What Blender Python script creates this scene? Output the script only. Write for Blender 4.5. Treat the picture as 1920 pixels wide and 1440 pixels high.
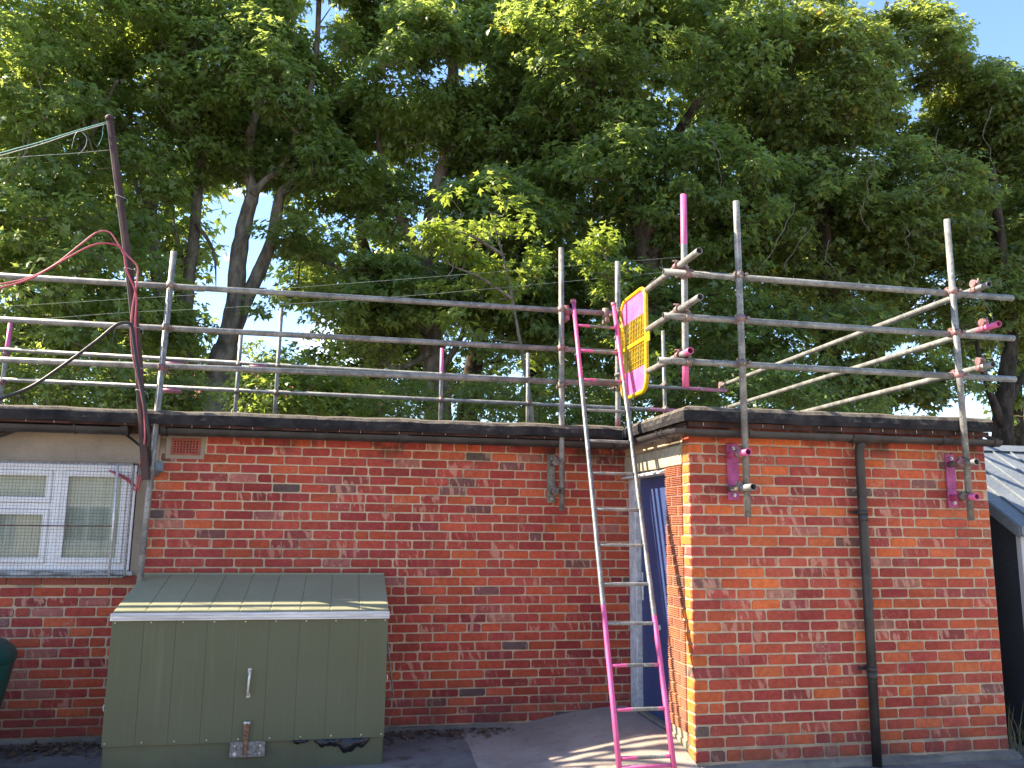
import bpy, math, random
import numpy as np
from mathutils import Matrix, Vector

random.seed(7)
RNG = np.random.default_rng(11)
scene = bpy.context.scene
COL = scene.collection
for o in list(bpy.data.objects):
    bpy.data.objects.remove(o)

# ------------------------------------------------------------------ camera
CAM_H = 1.65
YAW, PITCH, ROLL, FPX = math.radians(11.23), math.radians(9.59), math.radians(.69), 1566.0
FWD = np.array([math.sin(YAW) * math.cos(PITCH), math.cos(YAW) * math.cos(PITCH), math.sin(PITCH)])
_r = np.array([math.cos(YAW), -math.sin(YAW), 0.0])
_u = np.cross(_r, FWD)
RIGHT = _r * math.cos(ROLL) + _u * math.sin(ROLL)
UP = _u * math.cos(ROLL) - _r * math.sin(ROLL)
cam_data = bpy.data.cameras.new('camera')
cam = bpy.data.objects.new('camera', cam_data)
COL.objects.link(cam)
m = Matrix.Identity(4)
for i in range(3):
    m[i][0], m[i][1], m[i][2] = RIGHT[i], UP[i], -FWD[i]
m[0][3], m[1][3], m[2][3] = 0, 0, CAM_H
cam.matrix_world = m
cam_data.sensor_width = 36
cam_data.lens = FPX / 1920 * 36
cam_data.clip_start = 0.05
cam_data.clip_end = 2000
scene.camera = cam

# ------------------------------------------------------------------ sky and sun
SUN = Vector((-1.1, 0.30, 1.0)).normalized()          # towards the sun
SUN_EL = math.asin(SUN.z)
SUN_AZ = math.atan2(SUN.x, SUN.y)                      # from +Y towards +X
world = bpy.data.worlds.new('World')
scene.world = world
world.use_nodes = True
nt = world.node_tree
bg = nt.nodes['Background']
sky = nt.nodes.new('ShaderNodeTexSky')
sky.sky_type = 'NISHITA'
sky.sun_disc = False
sky.sun_elevation = SUN_EL
sky.sun_rotation = SUN_AZ
sky.air_density = 1.0
sky.dust_density = 0.1
sky.ozone_density = 3.5
tc = nt.nodes.new('ShaderNodeTexCoord')
cmap = nt.nodes.new('ShaderNodeMapping')
cmap.inputs['Scale'].default_value = (1, 1, 2.2)
cn = nt.nodes.new('ShaderNodeTexNoise')
cn.inputs['Scale'].default_value = 3.2
cn.inputs['Detail'].default_value = 8
cn.inputs['Roughness'].default_value = .58
cr = nt.nodes.new('ShaderNodeValToRGB')
cr.color_ramp.elements[0].position = .60
cr.color_ramp.elements[1].position = .76
mix = nt.nodes.new('ShaderNodeMixRGB')
mix.inputs[2].default_value = (11, 11.3, 12, 1)
nt.links.new(tc.outputs['Generated'], cmap.inputs['Vector'])
nt.links.new(cmap.outputs[0], cn.inputs['Vector'])
nt.links.new(cn.outputs['Fac'], cr.inputs['Fac'])
nt.links.new(cr.outputs['Color'], mix.inputs[0])
nt.links.new(sky.outputs[0], mix.inputs[1])
nt.links.new(mix.outputs[0], bg.inputs['Color'])
bg.inputs['Strength'].default_value = 0.10
sun_data = bpy.data.lights.new('sun', 'SUN')
sun_data.energy = 5.0
sun_data.angle = math.radians(.53)
sun_data.color = (1.0, .87, .66)
sun = bpy.data.objects.new('sun', sun_data)
sun.rotation_euler = (-SUN).to_track_quat('-Z', 'Y').to_euler()
COL.objects.link(sun)
vs = scene.view_settings
vs.view_transform = 'Standard'
vs.look = 'None'
vs.gamma = 1
vs.use_curve_mapping = False
vs.exposure = 2.08
scene.render.engine = 'CYCLES'
cy = scene.cycles
cy.use_denoising = True
cy.max_bounces = 9
cy.diffuse_bounces = 6
cy.glossy_bounces = 3
cy.transmission_bounces = 5
cy.transparent_max_bounces = 6
cy.caustics_reflective = False
cy.caustics_refractive = False
cy.sample_clamp_indirect = 6

# ------------------------------------------------------------------ helpers
def at(px, py, Y):
    d = FWD + RIGHT * (px - 960) / FPX - UP * (py - 720) / FPX
    d = d * (Y / d[1])
    return (float(d[0]), float(d[1]), float(d[2] + CAM_H))

def tag(o, label=None, cat=None, group=None, kind=None):
    if label: o['label'] = label
    if cat: o['category'] = cat
    if group: o['group'] = group
    if kind: o['kind'] = kind
    return o

def empty(name, loc=(0, 0, 0), label=None, cat=None, group=None):
    o = bpy.data.objects.new(name, None)
    o.location = loc
    o.empty_display_size = .1
    COL.objects.link(o)
    return tag(o, label, cat, group)

def link(name, me, mat=None, parent=None, loc=None):
    if mat is not None and len(me.materials) == 0:
        me.materials.append(mat)
    o = bpy.data.objects.new(name, me)
    COL.objects.link(o)
    if loc is not None:
        o.location = loc
    if parent is not None:
        o.parent = parent
        o.matrix_parent_inverse = world_of(parent).inverted()
    return o

def world_of(o):
    mw = Matrix.LocRotScale(o.location, o.rotation_euler, o.scale)
    if o.parent is not None:
        mw = world_of(o.parent) @ o.matrix_parent_inverse @ mw
    return mw

class MB:
    """collects geometry in world coordinates for one mesh"""
    def __init__(s):
        s.v, s.f, s.paint, s.smooth = [], [], [], []
    def add(s, vs, fs, paint=0.0, smooth=False):
        n = len(s.v)
        s.v += [tuple(map(float, q)) for q in vs]
        s.f += [tuple(i + n for i in f) for f in fs]
        s.paint += list(paint) if hasattr(paint, '__len__') else [paint] * len(vs)
        s.smooth += [smooth] * len(fs)
        return s
    def box(s, x0, x1, y0, y1, z0, z1, bev=0.0, paint=0.0):
        if bev <= 0:
            vs = [(x, y, z) for z in (z0, z1) for y in (y0, y1) for x in (x0, x1)]
            fs = [(0, 2, 3, 1), (4, 5, 7, 6), (0, 1, 5, 4), (2, 6, 7, 3), (0, 4, 6, 2), (1, 3, 7, 5)]
            return s.add(vs, fs, paint)
        b = min(bev, (x1 - x0) * .45, (y1 - y0) * .45, (z1 - z0) * .45)
        vs = []
        idx = {}
        for iz, z in enumerate((z0, z1)):
            for iy, y in enumerate((y0, y1)):
                for ix, x in enumerate((x0, x1)):
                    dx, dy, dz = b * (1 - 2 * ix), b * (1 - 2 * iy), b * (1 - 2 * iz)
                    for a, q in (('x', (x, y + dy, z + dz)), ('y', (x + dx, y, z + dz)), ('z', (x + dx, y + dy, z))):
                        idx[(ix, iy, iz, a)] = len(vs)
                        vs.append(q)
        I = lambda a, b_, c, d: idx[(a, b_, c, d)]
        fs = []
        for i in (0, 1):
            fs.append([I(i, 0, 0, 'x'), I(i, 1, 0, 'x'), I(i, 1, 1, 'x'), I(i, 0, 1, 'x')])
            fs.append([I(0, i, 0, 'y'), I(1, i, 0, 'y'), I(1, i, 1, 'y'), I(0, i, 1, 'y')])
            fs.append([I(0, 0, i, 'z'), I(1, 0, i, 'z'), I(1, 1, i, 'z'), I(0, 1, i, 'z')])
            for j in (0, 1):
                fs.append([I(i, j, 0, 'x'), I(i, j, 1, 'x'), I(i, j, 1, 'y'), I(i, j, 0, 'y')])
                fs.append([I(i, 0, j, 'x'), I(i, 1, j, 'x'), I(i, 1, j, 'z'), I(i, 0, j, 'z')])
                fs.append([I(0, i, j, 'y'), I(1, i, j, 'y'), I(1, i, j, 'z'), I(0, i, j, 'z')])
                for k in (0, 1):
                    fs.append([I(i, j, k, 'x'), I(i, j, k, 'y'), I(i, j, k, 'z')])
        c = Vector(((x0 + x1) / 2, (y0 + y1) / 2, (z0 + z1) / 2))
        out = []
        for f in fs:
            p0, p1, p2 = Vector(vs[f[0]]), Vector(vs[f[1]]), Vector(vs[f[2]])
            n = (p1 - p0).cross(p2 - p0)
            out.append(tuple(f) if n.dot(p0 - c) > 0 else tuple(reversed(f)))
        return s.add(vs, out, paint)
    def tube(s, pts, r, sides=10, paint=0.0, cap=True, smooth=True, phase=0.0):
        pts = [Vector(q) for q in pts]
        n = len(pts)
        rr = list(r) if hasattr(r, '__len__') else [r] * n
        pp = list(paint) if hasattr(paint, '__len__') else [paint] * n
        vs, fs, pv = [], [], []
        t0 = (pts[1] - pts[0]).normalized()
        ref = Vector((0, 0, 1)) if abs(t0.z) < .9 else Vector((1, 0, 0))
        a = t0.cross(ref).normalized()
        for i, q in enumerate(pts):
            t = (pts[min(i + 1, n - 1)] - pts[max(i - 1, 0)])
            t = t.normalized() if t.length > 1e-9 else t0
            a = (a - t * a.dot(t))
            a = a.normalized() if a.length > 1e-6 else t.orthogonal().normalized()
            b = t.cross(a)
            for k in range(sides):
                w = 2 * math.pi * k / sides + phase
                vs.append(q + (a * math.cos(w) + b * math.sin(w)) * rr[i])
                pv.append(pp[i])
        for i in range(n - 1):
            for k in range(sides):
                k2 = (k + 1) % sides
                fs.append((i * sides + k, i * sides + k2, (i + 1) * sides + k2, (i + 1) * sides + k))
        s.add(vs, fs, pv, smooth)
        if cap:
            b0 = len(s.v) - len(vs)
            s.f.append(tuple(b0 + k for k in reversed(range(sides)))); s.smooth.append(False)
            s.f.append(tuple(b0 + (n - 1) * sides + k for k in range(sides))); s.smooth.append(False)
        return s
    def pipe(s, a, b, r=.0241, wall=.004, sides=16, paints=None):
        """hollow straight tube with open ends; paints: list of (t, paint)"""
        a, b = Vector(a), Vector(b)
        st = paints or [(0, 0.0), (1, 0.0)]
        pts = [a.lerp(b, t) for t, _ in st]
        pv = [q for _, q in st]
        d = (b - a).normalized()
        i0, i1 = a + d * .09, b - d * .09
        # outside, rim, a little way inside, at both ends
        path = [i0, a, a] + pts[1:-1] + [b, b, i1]
        rad = [r - wall, r - wall, r] + [r] * (len(pts) - 2) + [r, r - wall, r - wall]
        pnt = [pv[0] * .3, pv[0], pv[0]] + pv[1:-1] + [pv[-1], pv[-1], pv[-1] * .3]
        ref = Vector((0, 0, 1)) if abs(d.z) < .9 else Vector((1, 0, 0))
        e = d.cross(ref).normalized(); g = d.cross(e)
        vs, fs, pp = [], [], []
        for q, rr, pa in zip(path, rad, pnt):
            for k in range(sides):
                w = 2 * math.pi * k / sides
                vs.append(q + (e * math.cos(w) + g * math.sin(w)) * rr); pp.append(pa)
        n = len(path)
        for i in range(n - 1):
            for k in range(sides):
                k2 = (k + 1) % sides
                fs.append((i * sides + k, i * sides + k2, (i + 1) * sides + k2, (i + 1) * sides + k))
        fs.append(tuple(range(sides)))
        fs.append(tuple((n - 1) * sides + k for k in reversed(range(sides))))
        b0 = len(s.f)
        s.add(vs, fs, pp, True)
        for i in (0, 1, n - 3, n - 2):
            for k in range(sides):
                s.smooth[b0 + i * sides + k] = False
        return s
    def extrude(s, prof, a, b, axis='x', paint=0.0, smooth=False, closed=True, steps=1, wob=None):
        """profile of (p,q) swept from a to b; axis x: (y,z) profile; axis y: (x,z); axis z: (x,y)"""
        n = len(prof)
        vs = []
        for k in range(steps + 1):
            t = a + (b - a) * k / steps
            for i, (p, q) in enumerate(prof):
                dp, dq = wob(t, i) if wob else (0, 0)
                p_, q_ = p + dp, q + dq
                vs.append((t, p_, q_) if axis == 'x' else (p_, t, q_) if axis == 'y' else (p_, q_, t))
        fs = []
        for k in range(steps):
            for i in range(n if closed else n - 1):
                j = (i + 1) % n
                fs.append((k * n + i, k * n + j, (k + 1) * n + j, (k + 1) * n + i))
        if closed:
            fs.append(tuple(reversed(range(n))))
            fs.append(tuple(steps * n + i for i in range(n)))
        return s.add(vs, fs, paint, smooth)
    def quad(s, a, b, c, d, paint=0.0):
        return s.add([a, b, c, d], [(0, 1, 2, 3)], paint)
    def mesh(s, name, recalc=True):
        me = bpy.data.meshes.new(name)
        me.from_pydata(s.v, [], s.f)
        me.polygons.foreach_set('use_smooth', s.smooth)
        if any(q != 0 for q in s.paint):
            at_ = me.attributes.new('paint', 'FLOAT', 'POINT')
            at_.data.foreach_set('value', s.paint)
        if recalc:
            import bmesh
            bm = bmesh.new(); bm.from_mesh(me)
            bmesh.ops.recalc_face_normals(bm, faces=bm.faces)
            bm.to_mesh(me); bm.free()
        me.update()
        return me
    def build(s, name, mat, parent=None, origin=None, recalc=True):
        if origin is None:
            a = np.array(s.v); origin = tuple((a.min(0) + a.max(0)) / 2)
        s.v = [(q[0] - origin[0], q[1] - origin[1], q[2] - origin[2]) for q in s.v]
        return link(name, s.mesh(name, recalc), mat, parent, origin)

# ------------------------------------------------------------------ materials
class NT:
    def __init__(s, name):
        s.m = bpy.data.materials.new(name); s.m.use_nodes = True
        s.t = s.m.node_tree; s.p = s.t.nodes['Principled BSDF']
        s.out = s.t.nodes['Material Output']
    def n(s, typ, **kw):
        q = s.t.nodes.new(typ)
        for k, v in kw.items(): setattr(q, k, v)
        return q
    def l(s, a, b): s.t.links.new(a, b)
    def pos(s): return s.n('ShaderNodeNewGeometry').outputs['Position']
    def mapped(s, vec, scale):
        q = s.n('ShaderNodeMapping'); q.inputs['Scale'].default_value = scale
        s.l(vec, q.inputs['Vector']); return q.outputs[0]
    def noise(s, vec, scale, detail=4, rough=.55):
        q = s.n('ShaderNodeTexNoise'); q.inputs['Scale'].default_value = scale
        q.inputs['Detail'].default_value = detail; q.inputs['Roughness'].default_value = rough
        if vec is not None: s.l(vec, q.inputs['Vector'])
        return q.outputs['Fac']
    def ramp(s, fac, a, b, lo=0.0, hi=1.0):
        q = s.n('ShaderNodeMapRange'); q.interpolation_type = 'SMOOTHSTEP'
        q.inputs['From Min'].default_value = a; q.inputs['From Max'].default_value = b
        q.inputs['To Min'].default_value = lo; q.inputs['To Max'].default_value = hi
        s.l(fac, q.inputs['Value']); return q.outputs[0]
    def math(s, op, a, b=None):
        q = s.n('ShaderNodeMath', operation=op)
        for i, x in enumerate((a, b)):
            if x is None: continue
            if isinstance(x, (int, float)): q.inputs[i].default_value = x
            else: s.l(x, q.inputs[i])
        return q.outputs[0]
    def mix(s, fac, a, b, blend='MIX'):
        q = s.n('ShaderNodeMixRGB', blend_type=blend)
        for i, x in zip((0, 1, 2), (fac, a, b)):
            if isinstance(x, (int, float)): q.inputs[i].default_value = x
            elif isinstance(x, (tuple, list)): q.inputs[i].default_value = (*x, 1) if len(x) == 3 else x
            else: s.l(x, q.inputs[i])
        return q.outputs[0]
    def bump(s, h, strength=.3, dist=.01):
        q = s.n('ShaderNodeBump'); q.inputs['Strength'].default_value = strength
        q.inputs['Distance'].default_value = dist
        s.l(h, q.inputs['Height']); s.l(q.outputs[0], s.p.inputs['Normal'])
    def set(s, col=None, rough=None, metal=None, spec=None):
        if col is not None:
            if isinstance(col, tuple): s.p.inputs['Base Color'].default_value = (*col, 1)
            else: s.l(col, s.p.inputs['Base Color'])
        if rough is not None:
            if isinstance(rough, (int, float)): s.p.inputs['Roughness'].default_value = rough
            else: s.l(rough, s.p.inputs['Roughness'])
        if metal is not None: s.p.inputs['Metallic'].default_value = metal
        if spec is not None: s.p.inputs['Specular IOR Level'].default_value = spec
        return s.m

def mottled(name, c0, c1, scale=8, rough=.8, bump=.2, bdist=.003, fine=120, spec=.3, metal=0.0, stretch=(1, 1, 1), lo=.35, hi=.65):
    k = NT(name); v = k.mapped(k.pos(), stretch)
    a = k.ramp(k.noise(v, scale, 5, .6), lo, hi)
    f = k.noise(v, fine, 3)
    col = k.mix(a, c0, c1)
    col = k.mix(.35, col, k.mix(k.ramp(f, .3, .7), (.25, .25, .25), (1, 1, 1)), 'MULTIPLY')
    if bump: k.bump(f, bump, bdist)
    return k.set(col, rough, metal, spec)

def brick_material(name, source):
    k = NT(name); p = k.pos()
    if source == 'object':
        oi = k.n('ShaderNodeObjectInfo'); c = oi.outputs['Color']; al = oi.outputs['Alpha']
    else:
        q = k.n('ShaderNodeAttribute', attribute_name='Col'); c = q.outputs['Color']; al = q.outputs['Alpha']
    sep = k.n('ShaderNodeSeparateXYZ'); k.l(p, sep.inputs[0])
    h = k.math('ADD', sep.outputs['X'], sep.outputs['Y'])
    cmb = k.n('ShaderNodeCombineXYZ')
    k.l(k.math('ADD', k.math('MULTIPLY', h, 21.0), k.math('MULTIPLY', sep.outputs['Z'], 5.0)), cmb.inputs['X'])
    k.l(k.math('MULTIPLY', sep.outputs['Z'], 6.0), cmb.inputs['Y'])
    band = k.noise(cmb.outputs[0], 1.0, 3, .5)
    sm = k.math('MULTIPLY', k.ramp(band, .53, .60), k.ramp(al, .45, .95))
    rag = k.noise(p, 90, 4, .65)
    sm = k.math('MULTIPLY', sm, k.ramp(rag, .26, .46))
    grain = k.noise(p, 150, 5, .7)
    patch = k.noise(p, 26, 4, .6)
    col = k.mix(1.0, c, k.mix(k.ramp(grain, .25, .75), (.78, .76, .75), (1.24, 1.23, 1.22)), 'MULTIPLY')
    col = k.mix(1.0, col, k.mix(k.ramp(patch, .3, .7), (.86, .80, .82), (1.14, 1.12, 1.08)), 'MULTIPLY')
    broad = k.noise(p, 1.1, 4, .6)
    col = k.mix(1.0, col, k.mix(k.ramp(broad, .32, .68), (.84, .80, .82), (1.12, 1.16, 1.08)), 'MULTIPLY')
    col = k.mix(k.math('MULTIPLY', sm, .72), col, (.50, .25, .18))
    speck = k.ramp(k.noise(p, 330, 2, .5), .66, .74)
    col = k.mix(k.math('MULTIPLY', speck, .35), col, (.09, .05, .045))
    lime = k.math('MULTIPLY', k.ramp(k.noise(p, 5.0, 3, .5), .56, .74), k.ramp(rag, .5, .62))
    col = k.mix(k.math('MULTIPLY', lime, .45), col, (.46, .36, .29))
    col = stain_and_darken(k, sep, p, col)
    hgt = k.math('ADD', k.math('MULTIPLY', grain, .6), patch)
    k.bump(hgt, .55, .004)
    return k.set(col, .9, 0, .2)

def stain_and_darken(k, sep, p, col):
    """soot and lichen below the eaves of the long wall; patchy darker tone towards the ground"""
    z = sep.outputs['Z']
    n = k.noise(p, 2.3, 5, .6)
    top = k.math('MULTIPLY', k.ramp(z, 2.10, 2.32), k.ramp(n, .49, .60))
    col = k.mix(k.math('MULTIPLY', top, .8), col, (.035, .03, .025))
    low = k.math('MULTIPLY', k.ramp(z, .42, .02), k.ramp(k.noise(p, 4.0, 5, .6), .28, .62))  # patchy darkening that grows towards the ground
    return k.mix(k.math('MULTIPLY', low, .55), col, (.075, .05, .05))

def mortar_material():
    k = NT('mortar'); p = k.pos()
    sep = k.n('ShaderNodeSeparateXYZ'); k.l(p, sep.inputs[0])
    a = k.noise(p, 7, 5, .6); f = k.noise(p, 220, 4, .6)
    col = k.mix(k.ramp(a, .3, .7), (.43, .315, .215), (.58, .44, .305))
    col = k.mix(.4, col, k.mix(k.ramp(f, .3, .7), (.45, .43, .42), (1.1, 1.1, 1.1)), 'MULTIPLY')
    dk = k.ramp(k.noise(p, 1.6, 5, .65), .54, .66)
    col = k.mix(k.math('MULTIPLY', dk, .6), col, (.15, .135, .115))
    col = stain_and_darken(k, sep, p, col)
    k.bump(f, .7, .004)
    return k.set(col, .95, 0, .15)

def tube_material(name='galvanised_tube', base0=(.115, .116, .112), base1=(.25, .245, .23), pink=(.60, .11, .27)):
    k = NT(name); p = k.pos()
    a = k.noise(p, 9, 5, .65); f = k.noise(k.mapped(p, (1, 1, 1)), 60, 4, .6)
    col = k.mix(k.ramp(a, .34, .66), base0, base1)
    col = k.mix(k.ramp(f, .55, .68), col, (.10, .085, .07))
    col = k.mix(k.math('MULTIPLY', k.ramp(k.noise(p, 26, 5, .7), .60, .66), .7), col, (.36, .35, .33))
    q = k.n('ShaderNodeAttribute', attribute_name='paint')
    e = k.math('ADD', q.outputs['Fac'], k.math('MULTIPLY', k.math('SUBTRACT', k.noise(p, 45, 4, .7), .5), 1.1 if name == 'coupler_steel' else .75))
    pf = k.math('MULTIPLY', k.ramp(e, .40, .60), k.math('MINIMUM', k.math('MULTIPLY', q.outputs['Fac'], 4.0), 1.0))
    col = k.mix(pf, col, k.mix(k.ramp(a, .3, .7), tuple(c * .85 for c in pink), pink))
    k.bump(f, .12, .002)
    k.set(col, k.ramp(f, .3, .7, .42, .62), 0, .45)
    k.p.inputs['Metallic'].default_value = .22
    return k.m

def leaf_material(name, dark, light, trans, tmix=.45, yellow=0.0):
    k = NT(name)
    g = k.n('ShaderNodeNewGeometry')
    rnd = g.outputs['Random Per Island']
    big = k.noise(g.outputs['Position'], .55, 3, .5)
    f = k.math('ADD', k.math('MULTIPLY', rnd, .6), k.math('MULTIPLY', k.ramp(big, .35, .65), .4))
    col = k.mix(f, dark, light)
    tcol = k.mix(f, tuple(c * .6 for c in trans), trans)
    if yellow > 0:
        y = k.ramp(rnd, 1 - yellow, 1 - yellow * .5)
        col = k.mix(y, col, (.16, .13, .02)); tcol = k.mix(y, tcol, (.46, .33, .03))
    k.set(col, .36, 0, .5)
    tr = k.n('ShaderNodeBsdfTranslucent'); k.l(tcol, tr.inputs['Color'])
    ms = k.n('ShaderNodeMixShader'); ms.inputs[0].default_value = tmix
    k.l(k.p.outputs[0], ms.inputs[1]); k.l(tr.outputs[0], ms.inputs[2])
    k.l(ms.outputs[0], k.out.inputs['Surface'])
    return k.m

def plain(name, col, rough=.6, metal=0.0, spec=.4):
    return NT(name).set(col, rough, metal, spec)

M = {}
M['brick'] = brick_material('brick', 'object')
M['brick_joined'] = brick_material('brick_joined', 'attr')
M['mortar'] = mortar_material()
M['tube'] = tube_material()
M['ladder'] = tube_material('ladder_steel', (.10, .115, .125), (.22, .235, .24))
M['ladder'].node_tree.nodes['Principled BSDF'].inputs['Metallic'].default_value = .5
M['coupler'] = tube_material('coupler_steel', (.10, .065, .05), (.24, .19, .16), (.33, .11, .15))
M['render'] = mottled('cement_render', (.25, .205, .16), (.33, .275, .215), 2.5, .95, .4, .003, 160, .15)
M['lintel'] = mottled('concrete_lintel', (.33, .285, .20), (.46, .39, .28), 14, .95, .8, .006, 130, .15)
M['felt'] = mottled('mineral_felt', (.030, .028, .028), (.085, .075, .066), 10, .95, 1.0, .006, 230, .2)
def felt_top():
    k = NT('mineral_felt_edge'); p = k.pos()
    g = k.n('ShaderNodeNewGeometry'); sp = k.n('ShaderNodeSeparateXYZ'); k.l(g.outputs['Normal'], sp.inputs[0])
    up = k.ramp(k.math('ADD', sp.outputs['Z'], k.math('MULTIPLY', k.math('SUBTRACT', k.noise(p, 14, 5, .7), .5), 1.9)), .12, .85)
    f = k.noise(p, 240, 3, .7); a = k.noise(p, 6, 5, .6)
    col = k.mix(k.ramp(a, .3, .7), (.018, .017, .020), (.05, .045, .045))
    col = k.mix(k.math('MULTIPLY', up, k.ramp(f, .35, .6, .35, 1.0)), col, (.25, .215, .17))
    k.bump(f, 1.0, .012)
    return k.set(col, .95, 0, .15)
M['felt_edge'] = felt_top()
M['drip'] = mottled('stained_timber_drip', (.030, .017, .015), (.085, .038, .03), 9, .8, .4, .003, 120, .25)
M['gutter'] = mottled('black_gutter', (.024, .022, .022), (.045, .042, .042), 6, .48, .05, .001, 90, .35)
M['gutter_brown'] = mottled('brown_black_gutter', (.030, .027, .027), (.055, .05, .05), 6, .45, .05, .001, 90, .35)
M['nail'] = plain('nail', (.45, .42, .40), .5, .6)
M['upvc'] = mottled('white_window_frame', (.78, .78, .80), (.86, .86, .88), 4, .4, 0)
M['paint_white'] = mottled('old_white_paint', (.50, .50, .52), (.72, .72, .74), 18, .65, .2)
M['sill'] = mottled('weathered_sill', (.16, .155, .15), (.58, .58, .58), 24, .8, .4, .003, 90, stretch=(.3, 1, 1.6))
M['blue'] = mottled('blue_door_paint', (.036, .062, .165), (.042, .070, .19), 5, .42, .15, .001, 60, .35)
M['box'] = mottled('olive_steel', (.094, .098, .060), (.106, .110, .068), 1.7, .5, 0, .001, 4, .35, .0)
M['box_lid'] = mottled('olive_steel_lid', (.190, .202, .140), (.22, .232, .165), 2.4, .45, 0, .001, 5, .38, .0)
def box_paint(name, c0, c1):
    k = NT(name); p = k.pos()
    a = k.noise(p, 1.6, 4, .6); st = k.noise(k.mapped(p, (26, 26, 1.2)), 1.0, 4, .6); f = k.noise(p, 420, 2, .6)
    sep = k.n('ShaderNodeSeparateXYZ'); k.l(p, sep.inputs[0])
    col = k.mix(k.ramp(a, .3, .7), c0, c1)
    col = k.mix(k.math('MULTIPLY', k.ramp(st, .55, .75), .35), col, tuple(c * 1.5 for c in c1))
    mud = k.math('MULTIPLY', k.ramp(sep.outputs['Z'], .30, .0), k.ramp(k.noise(p, 11, 6, .7), .42, .66))
    col = k.mix(k.math('MULTIPLY', mud, .7), col, (.075, .062, .048))
    scuff = k.ramp(k.noise(k.mapped(p, (5, 5, 9)), 4.0, 6, .75), .68, .74)
    col = k.mix(k.math('MULTIPLY', scuff, .5), col, (.20, .20, .16))
    k.bump(k.noise(p, 3.0, 3, .5), .25, .01)
    return k.set(col, k.ramp(a, .3, .7, .44, .58), 0, .35)
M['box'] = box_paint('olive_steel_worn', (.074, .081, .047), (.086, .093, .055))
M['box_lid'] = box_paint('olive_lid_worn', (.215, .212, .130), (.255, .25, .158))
M['alu'] = mottled('aluminium_trim', (.50, .50, .52), (.68, .68, .70), 12, .4, .1, .001, 60, .5, .3, stretch=(.1, 1, 1))
M['rust'] = mottled('rusty_steel', (.10, .045, .03), (.30, .17, .10), 40, .8, .3)
M['steel'] = mottled('dull_steel', (.13, .125, .12), (.26, .25, .24), 40, .55, .2, .001, 90, .4, .3)
M['shine'] = mottled('worn_steel', (.45, .44, .43), (.62, .61, .6), 20, .35, .1, .001, 90, .5, .5)
M['bag'] = plain('black_polythene', (.008, .009, .014), .35, 0, .45)
M['butt'] = mottled('green_plastic', (.006, .05, .042), (.009, .062, .052), 3, .45, 0)
M['pole'] = mottled('brown_pole', (.040, .020, .018), (.075, .040, .034), 12, .65, .3, .003, 90, .3, 0, (1, 1, .1))
M['pink_cable'] = plain('pink_cable', (.42, .11, .13), .5)
M['red_cable'] = plain('crimson_cable', (.38, .05, .085), .5)
M['black_cable'] = plain('black_cable', (.016, .016, .018), .5)
M['wire'] = plain('pale_wire', (.34, .38, .36), .5)
M['green_wire'] = plain('green_wire', (.10, .30, .26), .5)
M['mesh'] = plain('mesh_wire', (.085, .082, .078), .6, .2)
M['yellow'] = mottled('yellow_paint', (.70, .42, .004), (.78, .49, .008), 8, .42, .05, .001, 50)
M['pinkpanel'] = mottled('pink_paint', (.70, .10, .33), (.78, .14, .38), 8, .5, .05, .001, 50)
M['plate_pink'] = mottled('pink_plate', (.33, .055, .17), (.46, .085, .235), 12, .55, .1, .001, 70)
M['plate_grey'] = mottled('grey_plate', (.16, .15, .125), (.28, .265, .22), 25, .6, .2)
M['terracotta'] = mottled('terracotta', (.28, .075, .055), (.36, .10, .07), 12, .85, .3)
M['sill_tile'] = mottled('red_sill_tile', (.235, .058, .042), (.29, .075, .05), 6, .8, .2)
M['grey_plastic'] = plain('grey_plastic', (.16, .19, .23), .5)
M['dark'] = plain('dark_interior', (.012, .012, .012), .9)
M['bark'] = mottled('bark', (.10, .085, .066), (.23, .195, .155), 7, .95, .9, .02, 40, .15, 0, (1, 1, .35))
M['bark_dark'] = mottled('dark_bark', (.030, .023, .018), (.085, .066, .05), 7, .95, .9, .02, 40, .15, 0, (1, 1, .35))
M['leaf_a'] = leaf_material('leaf_sycamore', (.072, .118, .042), (.150, .205, .066), (.50, .62, .12), .55)
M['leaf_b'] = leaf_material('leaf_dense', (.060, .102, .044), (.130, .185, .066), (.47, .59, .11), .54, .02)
M['leaf_c'] = leaf_material('leaf_bright', (.078, .120, .028), (.135, .185, .040), (.46, .58, .08), .5)
M['leaf_d'] = leaf_material('leaf_tinted', (.066, .104, .044), (.136, .184, .066), (.48, .57, .11), .54, .05)
M['straw'] = plain('dry_grass', (.16, .14, .07), .8)
M['post_grey'] = plain('pale_grey_trim', (.42, .43, .45), .5)
M['metal_roof'] = mottled('pale_roof_sheet', (.14, .16, .185), (.175, .195, .22), 2, .55, .05, .001, 40, .35)
M['shed'] = mottled('grey_shed_sheet', (.115, .125, .15), (.14, .15, .175), 2, .55, .05, .001, 40, .35)
M['shed_shaded'] = mottled('shaded_shed_sheet', (.035, .04, .055), (.045, .05, .065), 2, .6, .05, .001, 40, .3)  # shed sheet with the shade of the gap put into its colour
M['far_brick'] = mottled('far_brick', (.30, .20, .15), (.38, .26, .19), 3, .9, .1)
M['far_tile'] = mottled('far_tile', (.30, .09, .06), (.38, .12, .08), 3, .9, .1)
M['curtain'] = mottled('pale_curtain', (.80, .86, .83), (.88, .92, .88), 3, .9, 0)
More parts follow.
